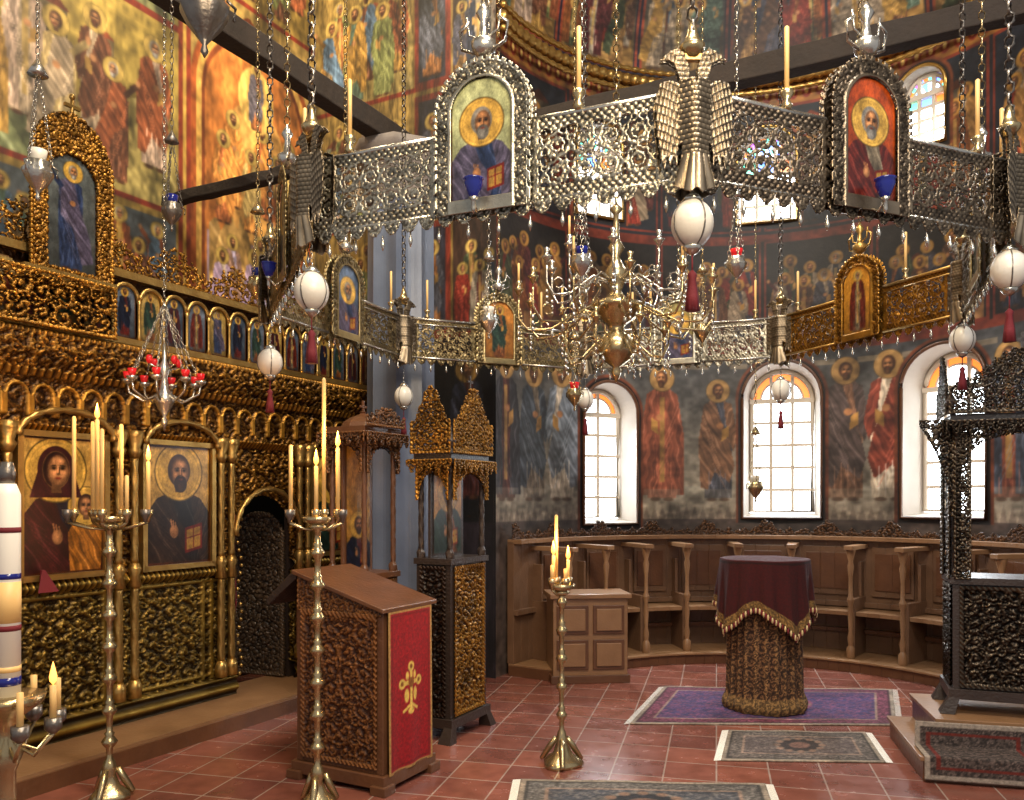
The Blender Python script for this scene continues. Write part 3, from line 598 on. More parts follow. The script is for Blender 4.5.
hh=rinceau((X+58)*.042,Z-1.26,.08); kp=Z<1.27+.12*np.exp(-(cyc/.17)**2)+.04*np.exp(-((np.abs(cyc)-.38)/.07)**2)+.01*np.cos(X*3)
kp&=(hh>.25)|(Z<1.275)
ar=np.radians(X); R_=2.36-.02*hh
gridobj('carved_crest',np.stack([CA[0]+R_*np.sin(ar),CA[1]+R_*np.cos(ar),Z],-1),np.array((.1,.06,.035))+np.array((.36,.25,.14))*hh[...,None],kp,'carved_wood',st,None,.015)  # colour follows carving height, with crevice shade baked in
b=B(); s_,c_=A2(-43); b.M=FR(CA[0]+1.62*s_-.2,CA[1]+1.62*c_-.02,math.radians(6))
b.box(-.36,.3,-.2,.2,0.0,.74,'wood_light'); b.box(-.39,.33,-.23,.2,.74,.78,'wood_light'); b.box(-.38,.32,-.22,.2,0,.07,'wood_brown')
for x0,x1 in((-.33,-.05),(-.01,.27)):
    for z0,z1 in((.12,.38),(.43,.68)):
        b.box(x0,x1,-.215,-.2,z0,z1,'wood_brown'); b.box(x0+.03,x1-.03,-.23,-.2,z0+.03,z1-.03,'wood_light')
for z0,z1 in((.12,.38),(.43,.68)): b.box(.3,.315,-.15,.15,z0,z1,'wood_brown')
b.done('end_cabinet',st,.005)
# ============================================================ RUGS
def rug(name,c4,field,bord,z=.006,sd=0,w=2.,h=1.2):
    cv=Cv(w,h,.009,bord); m=.16
    U=cv.X;V=cv.Z
    hh=rinceau(U,V,.1); cv.c=cv.c*(.55+.75*hh[...,None])
    cv.frame(0,w,0,h,.03,(.55,.5,.44)); cv.frame(.03,w-.03,.03,h-.03,.02,tuple(c*.5 for c in bord)); cv.frame(m-.02,w-m+.02,m-.02,h-m+.02,.02,(.55,.46,.4)); cv.rect(m,w-m,m,h-m,field)
    s_=cv.win(m,w-m,m,h-m); hh=rinceau(np.abs(U-w/2)[s_],np.abs(V-h/2)[s_],.13,1.2)
    inn=((U>m)&(U<w-m)&(V>m)&(V<h-m))[s_][...,None]
    cv.c[s_]=np.where(inn&(hh[...,None]>.5),cv.c[s_]*.35+np.array(bord)*.75,cv.c[s_])
    cv.ell(w/2,h/2,w*.17,h*.24,bord);cv.ell(w/2,h/2,w*.14,h*.2,tuple(c*.7 for c in field));cv.ell(w/2,h/2,w*.07,h*.1,(.45,.34,.3))
    for q in range(12): cv.ell(w/2+w*.15*math.cos(q*pi/6),h/2+h*.21*math.sin(q*pi/6),.03,.03,(.5,.4,.34))
    cv.blur(1); cv.grain(.3,3)
    a,b_,c,d_=[np.array(p) for p in c4]; u=(U/w)[...,None];v=(V/h)[...,None]
    P=(1-u)*(1-v)*a+u*(1-v)*b_+u*v*c+(1-u)*v*d_
    th=z+.002*np.sin(U*9)*np.sin(V*7)
    em=empty(name,(float(a[0]),float(a[1]),0)); gridobj('pile',np.concatenate([P,th[...,None]],-1),cv.c,None,'textile',em,None,.008)
    g=B()
    for s0,s1,q in((a,d_,a-b_),(b_,c,b_-a)):
        q=q/np.linalg.norm(q)*.045
        for i in range(70):
            p=s0+(s1-s0)*(i+.5)/70; g.add([(p[0],p[1]-.004,.007),(p[0],p[1]+.004,.007),(p[0]+q[0],p[1]+q[1]+.004,.004),(p[0]+q[0],p[1]+q[1]-.004,.004)],[(0,1,2,3)],'wax_white')
    g.done('fringe',em)
rug('oriental_rug',[(.84,5.84),(2.72,5.8),(3.2,6.9),(1.3,7.0)],(.24,.2,.34),(.46,.24,.31))
rug('woven_runner_rug',[(1.28,5.02),(2.27,4.98),(2.42,5.62),(1.5,5.68)],(.3,.26,.25),(.42,.38,.35),w=1.2,h=.7)
rug('woven_runner_rug',[(.0,4.0),(1.3,3.95),(1.42,4.6),(.05,4.68)],(.24,.25,.28),(.44,.42,.4),w=1.3,h=.7)
# ============================================================ DRAPED TABLE
tb=empty('draped_altar_table',(1.94,6.28,0)); TX,TY=1.94,6.3
T,Z=np.meshgrid(np.linspace(0,2*pi,421),np.linspace(.016,1.1,180))
r=.265+.008*np.cos(T*24)+.008*np.cos(8*T)+.02*(1-Z)+.03*np.exp(-((Z-.06)/.05)**2); hh=rinceau(T*.3,Z,.09)
st_=.5+.5*np.cos(T*24)
base=np.array((.3,.19,.13))+np.array((.3,.25,.15))*(st_**2*.5+.5*(hh>.5))[...,None]
col=base*(.5+.7*hh[...,None])
col=np.where((Z<.13)[...,None],np.array((.55,.42,.26))*(.5+.7*hh[...,None]),col)
gridobj('brocade_skirt',np.stack([TX+r*np.cos(T),TY+r*np.sin(T),Z],-1),col,None,'textile',tb)
T,V=np.meshgrid(np.linspace(0,2*pi,421),np.linspace(0,1,90))
def hem(T): return .6+.2*np.abs(np.cos(T*2+.9))**1.2+.012*np.cos(9*T)
zb=hem(T)
sk=np.maximum(0,V-.35)/.65; Z=1.15-(1.15-zb)*sk
r=np.where(V<.35,V/.35*.33,.33+.03*sk+.02*sk*np.cos(14*T)+.014*sk*np.cos(5*T)+.004*np.cos(37*T)*sk); Z=np.where(V<.35,1.15+.004*np.cos(6*T)*V,Z)
col=np.array((.24,.012,.03))*np.ones(T.shape+(3,)); col=np.where((V>.9)[...,None],np.array((.6,.45,.25))*(.5+.6*rinceau(T*.33,Z,.05)[...,None]),col); col=np.where(((V>.36)&(V<.385))[...,None],np.array((.15,.01,.015)),col)
gridobj('velvet_cloth',np.stack([TX+r*np.cos(T),TY+r*np.sin(T),Z],-1),col,None,'textile',tb,None,.006)
b=B()
for i in range(150):
    t=2*pi*i/150; z1=float(hem(t)); rr=.363+.02*math.cos(14*t)+.014*math.cos(5*t)
    b.sph((TX+rr*math.cos(t),TY+rr*math.sin(t),z1-.02),.01,'thread_gold' if i%2 else 'red_cloth',sz=2.4,seg=5,rings=4)
b.done('tassel_fringe',tb)
# ============================================================ SHRINES
def shrine(name,x,y,th,w,dp,zf,z1,z2,z3,cA,cB,m,fm,kind=1,dome=False,openback=False,cr=.12,post=.018,thick=0,sidecol=None,bracket=False):
    em=empty(name,(x,y,zf)); M=FR(x,y,th); w2=w/2
    b=B(); b.M=M
    for qx in(-1,1):
        for yy in(.0,dp):
            b.hexa([(qx*(w2+.04)-.04,yy-.05,zf),(qx*(w2+.04)+.04,yy-.05,zf),(qx*(w2+.04)+.04,yy+.05,zf),(qx*(w2+.04)-.04,yy+.05,zf)],
                   [(qx*w2-.03,yy-.03,zf+.1),(qx*w2+.03,yy-.03,zf+.1),(qx*w2+.03,yy+.03,zf+.1),(qx*w2-.03,yy+.03,zf+.1)],fm)
    b.box(-w2-.03,w2+.03,-.03,dp+.03,zf+.09,zf+.15,fm)
    b.box(-w2+.01,w2-.01,.01,dp-.01,zf+.12,z1-.02,fm); b.box(-w2-.02,w2+.02,-.02,dp+.02,z1-.03,z1+.01,fm)
    for qx in(-1,1):
        for yy in(.015,dp-.015):
            b.box(qx*(w2-.015)-.02,qx*(w2-.015)+.02,yy-.02,yy+.02,zf+.15,z1,fm)
            n=20; b.lathe(qx*(w2-.02),yy,[(.03,z1),(.03,z1+.05),(post,z1+.07)]+[(post,z1+.07+(z2-z1-.14)*i/n) for i in range(n+1)]+[(.03,z2-.05),(.034,z2)],fm,10,lambda t,z,r:r*(1+.2*math.cos(3*t+z*60)))
    b.box(-w2-.05,w2+.05,-.05,dp+.05,z2,z2+.035,fm); b.box(-w2-.02,w2+.02,-.02,dp+.02,z2+.035,z2+.07,fm)
    if not openback: b.box(-w2+.02,w2-.02,dp*.65,dp*.65+.02,z1,z2,fm)
    if dome:
        H=z3-z2-.07; b.lathe(0,dp/2,[(w2*.8,0),(w2*.85,.05*H),(w2*.75,.3*H),(w2*.5,.55*H),(w2*.2,.7*H),(.02,.78*H),(.02,.82*H),(.03,.86*H),(.01,.9*H)],fm,8,None,False,z2+.07)
        b.box(-.008,.008,dp/2-.008,dp/2+.008,z2+.07+.88*H,z3+.06,fm); b.box(-.035,.035,dp/2-.008,dp/2+.008,z3+.01,z3+.025,fm)
    else:
        for qx in(-1,1): b.lathe(qx*(w2+.02),-.02,[(.03,z2+.07),(.015,z2+.1),(.035,z2+.15),(.01,z2+.2),(.002,z2+.25)],fm,8)
        b.box(-.008,.008,-.02,-.005,z3-.03,z3+.09,fm); b.box(-.035,.035,-.02,-.005,z3+.04,z3+.055,fm)
    b.done('frame',em,.003)
    hd=min(.24,(z2-z1)*.4)
    crest=lambda ww:(lambda X,Z:Z<z2+.07+(z3-z2-.07)*(.45+.55*np.cos(X/ww*pi/2*.98)**2)+.012*np.cos(X*2*pi/.05))
    for tag,Mx,ww in(('front',M,w2),('right',M@FR(w2,dp/2,pi/2),dp/2),('left',M@FR(-w2,dp/2,-pi/2),dp/2)):
        a={'cA':cA,'cB':cB,'m':m}
        ap=dict(a); 
        if sidecol and tag!='front': ap={'cA':sidecol,'cB':tuple(c*.3 for c in sidecol),'m':'carved_wood'}
        relief('panel_'+tag,-ww+.03,ww-.03,zf+.16,z1-.04,.0065,cr,.022,parent=em,M=Mx,**ap)
        relief('header_'+tag,-ww,ww,z2-hd,z2,.0055,cr*.7,.02,parent=em,M=Mx,y=-.01,openw=True,border=.012,keepf=lambda X,Z,ww=ww:(np.hypot(X,(Z-(z2-hd))*ww*.85/(hd*.75))>ww*.85),th=.2,**a)
        if not dome or tag=='front': relief('crest_'+tag,-ww-.03,ww+.03,z2+.07,z3,.0055,cr*.7,.02,parent=em,M=Mx,y=-.03,openw=True,border=.012,keepf=crest(ww+.03),th=.12,**a)
        relief('fringe_'+tag,-ww-.05,ww+.05,z2-.07,z2+.03,.0055,.05,.012,parent=em,M=Mx,y=-.055,openw=True,border=.008,keepf=lambda X,Z:Z>z2-.06*np.abs(np.cos(X*pi/.07)),th=.2,**a)
        if thick:
            for q in(-1,1): relief('jamb_%s_%s'%(tag,'a' if q<0 else 'b'),q*(ww-thick/2)-thick/2,q*(ww-thick/2)+thick/2,z1,z2,.0055,.06,.018,parent=em,M=Mx,y=-.012,border=.008,openw=True,th=.05,**a)
    if bracket:
        for q in(-1,1):
            xa,xb=sorted((q*w2,q*(w2+.2))); relief('bracket_%s'%('a' if q<0 else 'b'),xa,xb,z2-.55,z2+.04,.0055,.09,.02,parent=em,M=M,y=.0,border=.006,openw=True,th=.1,cA=cA,cB=cB,m=m,
               keepf=lambda X,Z,q=q:(np.abs(X)-w2)<.02+.17*np.clip((Z-(z2-.55))/.55,0,1)**2)
    if not openback: icon('icon',M,w-.1,z1+.03,z2-.03,kind,em,dp*.65-.005,False,.008)
    return em
shrine('icon_shrine',-1.02+.15*.883,5.62-.07,D,.36,.3,0,1.1,2.02,2.22,(.54,.37,.22),(.12,.07,.04),'carved_wood','wood_brown',0,True)
shrine('icon_shrine',-.3,5.62,D,.46,.26,0,1.2,1.84,2.36,(.8,.58,.24),(.18,.11,.05),'carved_gilding','wood_dark',3,cr=.1,sidecol=(.2,.13,.09))
PM=FR(2.42,5.0,E+.25)
pf=empty('wooden_step_platform',(2.42,5.0,0)); b=B(); b.M=PM
b.box(0,1.4,-.35,.55,0,.12,'wood_brown'); b.box(-.02,1.4,-.37,.55,.12,.145,'wood_light'); b.box(.14,1.38,-.1,.55,.145,.28,'wood_brown'); b.box(.12,1.38,-.12,.55,.28,.305,'wood_light')
b.done('steps',pf,.004)
cv=Cv(.62,.5,.008,(.35,.3,.28)); cv.c*=(.5+.8*rinceau(cv.X,cv.Z,.09)[...,None]); cv.frame(0,.62,0,.5,.03,(.6,.55,.5)); cv.frame(.06,.56,.06,.44,.02,(.4,.15,.12))
yy=cv.Z
py_=np.where(yy<.13,-.378,np.where(yy<.36,-.378+(yy-.13),-.148)); zz=np.where(yy<.13,.022+yy,np.where(yy<.36,.153,.153+(yy-.36)))
gridobj('step_carpet',np.stack([cv.X-.0,py_,zz],-1),cv.c,None,'textile',pf,PM,.005)
shrine('silver_icon_shrine',2.42+.6*.972+.02,5.0-.6*.235+.0,E+.12,.72,.38,.306,1.12,2.05,2.5,(.4,.35,.29),(.055,.04,.03),'carved_silver','wood_dark',1,False,True,.1,.022,.09,None,True)
# ============================================================ LECTERN
lc=empty('lectern',(-.863,4.8,0)); M=FR(-.863,4.8,E)
b=B(); b.M=M; w2,d2=.3,.225
b.box(-w2-.03,w2+.03,-d2-.03,d2+.03,0.03,.1,'wood_brown')
for qx in(-1,1):
    for qy in(-1,1): b.box(qx*w2-.05,qx*w2+.05,qy*d2-.05,qy*d2+.05,0,.05,'wood_brown'); b.box(qx*(w2-.015)-.022,qx*(w2-.015)+.022,qy*(d2-.015)-.022,qy*(d2-.015)+.022,.1,1.0 if qx>0 else 1.12,'wood_brown')
b.hexa([(-w2,-d2,.1),(w2,-d2,.1),(w2,d2,.1),(-w2,d2,.1)],[(-w2,-d2,1.18),(w2,-d2,.98),(w2,d2,.98),(-w2,d2,1.18)],'wood_brown')
b.hexa([(-w2-.02,-d2-.04,1.175),(w2+.03,-d2-.04,.985),(w2+.03,d2+.04,.985),(-w2-.02,d2+.04,1.175)],[(-w2-.02,-d2-.04,1.2),(w2+.03,-d2-.04,1.01),(w2+.03,d2+.04,1.01),(-w2-.02,d2+.04,1.2)],'wood_brown')
b.hexa([(-w2-.22,-d2-.02,.98),(-w2,-d2-.02,1.15),(-w2,d2+.02,1.15),(-w2-.22,d2+.02,.98)],[(-w2-.24,-d2-.02,1.01),(-w2-.02,-d2-.02,1.2),(-w2-.02,d2+.02,1.2),(-w2-.24,d2+.02,1.01)],'wood_dark')
b.hexa([(-w2-.2,-.03,.7),(-w2,-.03,.6),(-w2,.03,.6),(-w2-.2,.03,.7)],[(-w2-.2,-.03,1.0),(-w2,-.03,1.14),(-w2,.03,1.14),(-w2-.2,.03,1.0)],'wood_brown')
b.done('body',lc,.004)
relief('carved_side',-w2+.03,w2-.03,.13,.97,.0065,.11,.018,(.58,.38,.2),(.19,.1,.055),M,lc,-d2-.002,'carved_wood')
relief('carved_slope_band',-w2+.0,w2,.965,1.18,.005,.06,.012,(.62,.42,.22),(.19,.1,.055),M,lc,-d2-.003,'carved_wood',False,.01,lambda X,Z:Z<1.18-(X+w2)*.333,.004)
cv=Cv(.42,.9,.005,(.62,.02,.09))
cv.c*=(.8+.25*rinceau(cv.X,cv.Z,.07)[...,None]); cv.frame(0,.42,0,.9,.018,(.65,.5,.28)); cv.frame(.03,.39,.03,.87,.008,(.45,.02,.05))
g=(.85,.72,.34)
cx,cz=.21,.46
cv.line(cx,cz-.13,cx,cz+.1,.022,g); cv.line(cx-.07,cz+.02,cx+.07,cz+.02,.022,g)
for dx,dz in((-.08,.02),(.08,.02),(0,.11)):
    cv.ell(cx+dx,cz+dz,.03,.03,g); cv.ell(cx+dx,cz+dz,.013,.013,(.5,.3,.1))
for q in(-1,1): cv.line(cx,cz-.1,cx+q*.07,cz-.14,.018,g); cv.ell(cx+q*.04,cz-.05,.02,.04,g); cv.ell(cx+q*.035,cz+.06,.015,.025,g)
cv.ell(cx,cz-.14,.03,.02,g); cv.ell(cx,cz+.02,.028,.028,(.5,.3,.1)); cv.blur(1)
P=np.stack([cv.X-.21,-.006-.008*np.cos(cv.X*30)*(1-cv.Z/.9),cv.Z+.09],-1)
gridobj('crimson_cloth',P,cv.c,None,'textile',lc,M@FR(w2+.02,0,pi/2),.004)
# ============================================================ CANDLE STANDS
def stand(name,x,y,zt,rt,cands,m='brass',base=.13,sl=1.):
    em=empty(name,(x,y,0)); b=B()
    prof=[(base,0),(base,.02),(base*.85,.04),(base*.5,.07),(base*.3,.13),(.04*sl,.16),(.028*sl,.2)]
    z=.2
    while z<zt-.12:
        prof+=[(.016*sl,z+.02),(.018*sl,z+.07),(.034*sl,z+.09),(.04*sl,z+.105),(.03*sl,z+.12),(.02*sl,z+.135),(.026*sl,z+.15),(.016*sl,z+.16)]; z+=.17
    prof+=[(.02,zt-.06),(.05,zt-.04),(.03,zt-.02)]
    b.lathe(x,y,prof,m,16,lambda t,zz,r:r*(1+(.12*math.cos(3*t) if zz<.1 else .05*math.cos(8*t+zz*30))))
    for k in range(3):
        t=2*pi*k/3+.5; b.tube([(x+.04*math.cos(t),y+.04*math.sin(t),.16),(x+base*.7*math.cos(t),y+base*.7*math.sin(t),.1),(x+base*1.1*math.cos(t),y+base*1.1*math.sin(t),.03),(x+base*1.2*math.cos(t),y+base*1.2*math.sin(t),.02)],[.016,.02,.016,.012],m,8)
    b.lathe(x,y,[(.03,zt-.03),(rt*.9,zt-.015),(rt,zt+.012),(rt*.97,zt+.012),(rt*.85,zt),(.02,zt-.005)],m,24)
    for dx,dy,h,lit,k in cands:
        b.lathe(x+dx,y+dy,[(.008,-.02),(.012,0),(.024,.02),(.026,.05),(.02,.05),(.014,.03)],m if k=='wax' else 'dark_silver',10,None,True,zt)
        if math.hypot(dx,dy)>rt*.9:
            b.tube([(x,y,zt-.06),(x+dx*.5,y+dy*.5,zt-.05),(x+dx,y+dy,zt-.02)],.008,m,6)
        if h: b.candle(x+dx,y+dy,zt+.03,h,.011,lit,k)
        if lit:
            l=bpy.data.lights.new('candle_light','POINT'); l.energy=5; l.color=(1,.5,.17); l.shadow_soft_size=.02
            o=link(bpy.data.objects.new('candle_light',l)); o.location=(x+dx,y+dy-.03,zt+h+.13); setp(o,em)
    b.done('stand',em)
stand('tall_candle_stand',-2.16,4.4,1.5,.09,[(-.19,0,.52,0,'wax'),(-.13,.08,.5,0,'wax'),(-.04,-.05,.5,1,'wax'),(.05,.03,.48,0,'wax'),(.2,.02,.28,1,'wax'),(.14,-.1,.2,0,'wax'),(.03,-.14,.44,0,'wax'),(-.2,-.05,0,0,'x'),(.21,-.04,0,0,'x')],base=.1)
stand('tall_candle_stand',-1.02,4.3,1.5,.08,[(-.14,0,.36,0,'wax'),(0,-.03,.25,1,'wax'),(.02,.06,.72,0,'wax'),(.1,.03,.35,1,'wax'),(.14,-.04,0,0,'x'),(-.13,-.06,0,0,'x')],base=.09)
stand('floor_candle_stand',.3,4.95,1.08,.08,[(-.05,0,.16,1,'wax'),(-.03,.05,.4,0,'wax'),(.04,.02,.13,1,'wax'),(.02,-.05,.08,0,'wax'),(-.06,-.05,.1,0,'wax')],base=.12,sl=.85)
em=empty('paschal_candle_stand',(-1.86,3.02,0)); b=B(); x,y=-1.86,3.02
b.lathe(x,y,[(.2,0),(.2,.03),(.1,.08),(.04,.15),(.03,.3),(.05,.35),(.03,.4),(.03,.6),(.06,.68),(.03,.72),(.05,.8),(.12,.85),(.13,.88),(.06,.88)],'brass',20)
b.lathe(x,y,[(.045,.88),(.045,1.62),(.03,1.66),(.01,1.66)],'wax_white',20)
b.lathe(x,y,[(.025,1.66),(.03,1.7),(.02,1.74)],'dark_silver',10)
for z0,z1,mm in((.92,.95,'blue_glass'),(.97,.99,'wax'),(1.12,1.14,'red_cloth'),(1.15,1.3,'wax'),(1.31,1.33,'blue_glass'),(1.48,1.5,'red_cloth')): b.lathe(x,y,[(.046,z0),(.0465,(z0+z1)/2),(.046,z1)],mm,20)
for t in np.linspace(0,2*pi,9)[:-1]:
    X0,Y0=x+.17*math.cos(t),y+.17*math.sin(t); b.tube([(x+.03*math.cos(t),y+.03*math.sin(t),.7),(x+.1*math.cos(t),y+.1*math.sin(t),.66),(X0,Y0,.74)],.008,'brass',6); b.lathe(X0,Y0,[(.01,.74),(.03,.76),(.03,.8),(.02,.8)],'dark_silver',10)
    b.candle(X0,Y0,.8,.12,.012,t<.1,'wax')
b.done('stand',em)
b=B(); b.M=MI; b.hexa([(.14,-.14,1.05),(.27,-.14,1.05),(.25,-.12,1.05),(.16,-.12,1.05)],[(.19,-.1,1.18),(.21,-.1,1.18),(.21,-.08,1.18),(.19,-.08,1.18)],'red_cloth'); b.done('red_icon_cloth',ico)
# ============================================================ CHOROS
CX,CY,CR=.62,4.88,2.06; ZB,ZT=2.71,3.01
ch=empty('choros_chandelier',(CX,CY,ZB))
V=[(CX+CR*math.cos(math.radians(-90+45*k)),CY+CR*math.sin(math.radians(-90+45*k))) for k in range(8)]
SIL=((.76,.74,.67),(.2,.17,.13)); GLD=((.74,.54,.23),(.25,.15,.06)); MIX=((.72,.64,.46),(.21,.16,.1)); DK=((.54,.48,.4),(.13,.1,.08))
sty=[DK,MIX,GLD,SIL,MIX,MIX,MIX,SIL]
kinds=[4,3,4,2,3,2,0,2]
ibg=[(.6,.25,.1),(.6,.4,.17),(.7,.48,.17),(.55,.5,.3),(.65,.42,.17),(.3,.36,.45),(.5,.42,.26),(.66,.68,.5)]
def filigree(X,zz):
    h=rinceau(X,zz,.1,1.25,.25,.35)
    for (c,r0,w0) in((.1,.043,.005),(.1,.024,.004)):
        x=(X/c-np.floor(X/c)-.5)*c; y=(zz/c-np.floor(zz/c)-.5)*c; r=np.hypot(x,y); t=np.arctan2(y,x)
        h=np.where(np.abs(r-r0*(1+.08*np.cos(8*t)))<w0,1,h)
    return h
for k in range(8):
    a=V[k];c=V[(k+1)%8]; L=math.hypot(c[0]-a[0],c[1]-a[1]); th=math.atan2(c[1]-a[1],c[0]-a[0]); M=FR((a[0]+c[0])/2,(a[1]+c[1])/2,th)
    A_,B_=sty[k]; near=k in(0,7); res=.0036 if near else .007; l2=L/2-.01
    X,Z=GX(-l2,l2,ZB-.06,ZT,res)
    zz=Z-ZB; h=filigree(X+.05,zz-.04)
    fine=rinceau(X,zz,.035,1.,0)
    bd=(zz>.255)|((zz<.042)&(zz>=0)); h=np.where(bd,.55+.45*np.cos(X*2*pi/.028)*np.cos((zz-.02)*2*pi/.03),h)
    vb=(np.abs(np.abs(X)-.215)<.012)|(np.abs(np.abs(X)-(l2-.1))<.012); h=np.where(vb&(zz>0),.9,h)
    bot=zz<0; h=np.where(bot,.5+.5*fine,h)
    kp=(h>.34)|bd|vb; kp&=~(bot&(zz<-.055*np.abs(np.cos(X*pi/.08))**.7))
    kp&=~((np.abs(X)<.13)&(zz>0))
    h=np.clip(h*.75+.25*fine,0,1)
    col=np.array(B_)+(np.array(A_)-np.array(B_))*h[...,None]  # filigree colour carries baked shade in its hollows
    gridobj('openwork_panel_%d'%k,np.stack([X,-.01*h,Z],-1),col,kp,'carved_silver',ch,M,.004)
    o_=archkeep(0,.2,ZB-.02,3.07); i_=archkeep(0,.125,ZB+.03,3.07)
    X,Z=GX(-.21,.21,ZB-.03,3.29,res)
    h=np.clip(.2+.8*rinceau(X,Z,.045,1.),0,1); r_=np.where(Z>3.07,np.hypot(X,Z-3.07),np.abs(X)); h=np.where((r_>.188)|(r_<.137),1,h)
    wav=o_(X,Z)&((r_<.188)|(np.cos((np.arctan2(X,Z-3.0))*50)>-.3))
    for sgn,tag in((-1,'outer'),(1,'inner')):
        gridobj('icon_frame_%s_%d'%(tag,k),np.stack([X,sgn*(.02+.012*h),Z],-1),np.array(B_)+(np.array(A_)-np.array(B_))*h[...,None],wav&~i_(X,Z),'carved_silver',ch,M,.005)  # frame colour has shade baked into the low parts of the relief
        Mi=M if sgn<0 else M@Matrix.Rotation(pi,4,'Z')
        icon('icon_%s_%d'%(tag,k),Mi,.256,ZB+.025,3.198,kinds[k],ch,-.02,True,.003 if near else .007,ibg[k],k in(2,4))
    b=B(); b.M=M; mm='silver' if k not in(2,) else 'gold'
    for zz,rr in((ZT,.011),(ZB+.0,.009),(ZT-.04,.005)): b.tube([(-l2,0,zz),(-.2,0,zz)],rr,mm,6); b.tube([(.2,0,zz),(l2,0,zz)],rr,mm,6)
    for xx in((-.6,.38) if k%2 else (-.38,.6)):
        b.lathe(xx,0,[(.01,0),(.022,.02),(.01,.04),(.024,.06),(.024,.075),(.012,.075)],'brass',8,None,True,ZT)
        b.candle(xx,0,ZT+.07,.24,.009,False,'wax')
    for xx in np.linspace(-l2+.08,l2-.08,12):
        b.lathe(xx,0,[(.002,-.11),(.01,-.085),(.005,-.07),(.003,-.05)],'silver',6,None,True,ZB)
    b.lathe(0,0,[(.02,3.28),(.045,3.31),(.05,3.34),(.02,3.36),(.012,3.42),(.03,3.45),(.004,3.5)],mm,10)
    for q in(-1,1):
        b.tube([(q*.02,0,3.3),(q*.09,0,3.33),(q*.1,0,3.4),(q*.06,0,3.43)],.007,mm,5); b.tube([(q*.02,0,3.36),(q*.06,0,3.38),(q*.07,0,3.45)],.005,mm,5)
    b.chain((0,0,3.5),(0,0,8.5),'brass',.055,.015,.004)
    b.lathe(.0,-.09,[(.008,ZB+.0),(.02,ZB+.02),(.036,ZB+.06),(.034,ZB+.075),(.04,ZB+.08),(.03,ZB+.08)],'blue_glass',12) ; b.tube([(0,-.03,ZB-.01),(0,-.06,ZB-.03),(0,-.09,ZB+.005)],.005,mm,5)
    b.lathe(.0,-.09,[(.002,ZB-.05),(.01,ZB-.03),(.008,ZB),(.02,ZB+.01)],mm,8)
    b.done('rails_%d'%k,ch)
def inpoly(X,Z,pts):
    ins=np.zeros(X.shape,bool);n=len(pts)
    for i in range(n):
        x1,z1=pts[i];x2,z2=pts[(i+1)%n]
        if z1==z2: continue
        ins^=((z1>Z)!=(z2>Z))&(X<(x2-x1)*(Z-z1)/(z2-z1)+x1)
    return ins
half=[(0,.30),(.012,.33),(.015,.38),(.03,.425),(.055,.445),(.085,.43),(.12,.40),(.085,.4),(.065,.385),(.05,.34),(.055,.305),(.085,.325),(.12,.31),(.135,.25),(.13,.15),(.118,.05),(.105,.01),(.095,.06),(.085,.01),(.075,.06),(.062,.02),(.06,.09),(.045,.1),(.05,.04),(.075,-.05),(.045,-.06),(.02,-.075),(.0,-.06)]
egz=[2.55,2.56,2.555,2.45,2.45,2.40,2.42,2.47]
for k in range(8):
    vx,vy=V[k]; th=math.radians(-90+45*k)+pi/2; M=FR(vx,vy,th,2.71); near=k in(0,1,7)
    X,Z=GX(-.145,.145,-.08,.45,.003 if near else .008); kp=inpoly(np.abs(X)+.0001,Z,half)
    iv=np.floor(Z/.018); sx=((X/.017+.5*(iv%2))%1-.5); sz=(Z/.018)%1; h=1-np.clip(np.hypot(sx*1.2,sz-1)*.9,0,1)*.85
    iv2=np.floor((Z-np.abs(X)*.5)/.03); wg=1-.7*(((Z-np.abs(X)*.5)/.03)%1); wl=.35+.65*np.abs(np.sin(np.abs(X)*230+Z*12+iv2))
    body=np.exp(-(X/.05)**2)*.04+.012+.01*np.exp(-((np.abs(X)-.095)/.03)**2); h=np.where((np.abs(X)>.058),wg*wl,h)
    h=np.where(Z<.06,.35+.65*np.abs(np.sin(np.arctan2(X,.2-Z)*22)),h)
    for sg,tg in((-1,'front'),(1,'back')):
        gridobj('eagle_%s_%d'%(tg,k),np.stack([X*.98,sg*(body*(Z<.32)+.008+.007*h),Z*.98],-1),np.array((.17,.14,.105))+np.array((.55,.51,.44))*h[...,None],kp,'carved_silver',ch,M,.004)  # shade between feathers baked into the eagle colour
    b=B(); b.M=FR(vx,vy,th); ez=egz[k]
    b.box(-.04,.04,-.012,.012,3.11,3.13,'gold'); b.lathe(0,0,[(.02,3.12),(.04,3.145),(.045,3.16),(.03,3.17),(.02,3.2),(.008,3.25)],'brass',10)
    b.chain((0,0,3.2),(0,0,8.5),'dark_silver',.06,.018,.006)
    b.chain((0,0,2.69),(0,0,ez+.1),'silver',.025,.007,.002)
    er=.072; b.sph((0,0,ez),er,'egg',sz=1.15,seg=24,rings=16)
    for q in range(4):
        t=q*pi/2+.4; b.tube([(er*1.02*math.sin(p)*math.cos(t),er*1.02*math.sin(p)*math.sin(t),ez+er*1.17*math.cos(p)) for p in np.linspace(.05,pi-.05,14)],.003,'dark_silver',5)
    b.lathe(0,0,[(.004,.11),(.02,.1),(.035,.083),(.03,.074)],'silver',12,None,True,ez); b.lathe(0,0,[(.03,-.074),(.035,-.083),(.02,-.1),(.004,-.11)],'silver',12,None,True,ez)
    b.tube([(0,0,ez-.1),(0,0,ez-.17)],.003,'red_cloth',5); b.lathe(0,0,[(.004,-.16),(.016,-.175),(.012,-.19),(.02,-.25),(.024,-.3),(.018,-.3)],'red_cloth',12,lambda t,z,r:r*(1+.12*math.cos(6*t)),True,ez)
    b.done('egg_pendant_%d'%k,ch)
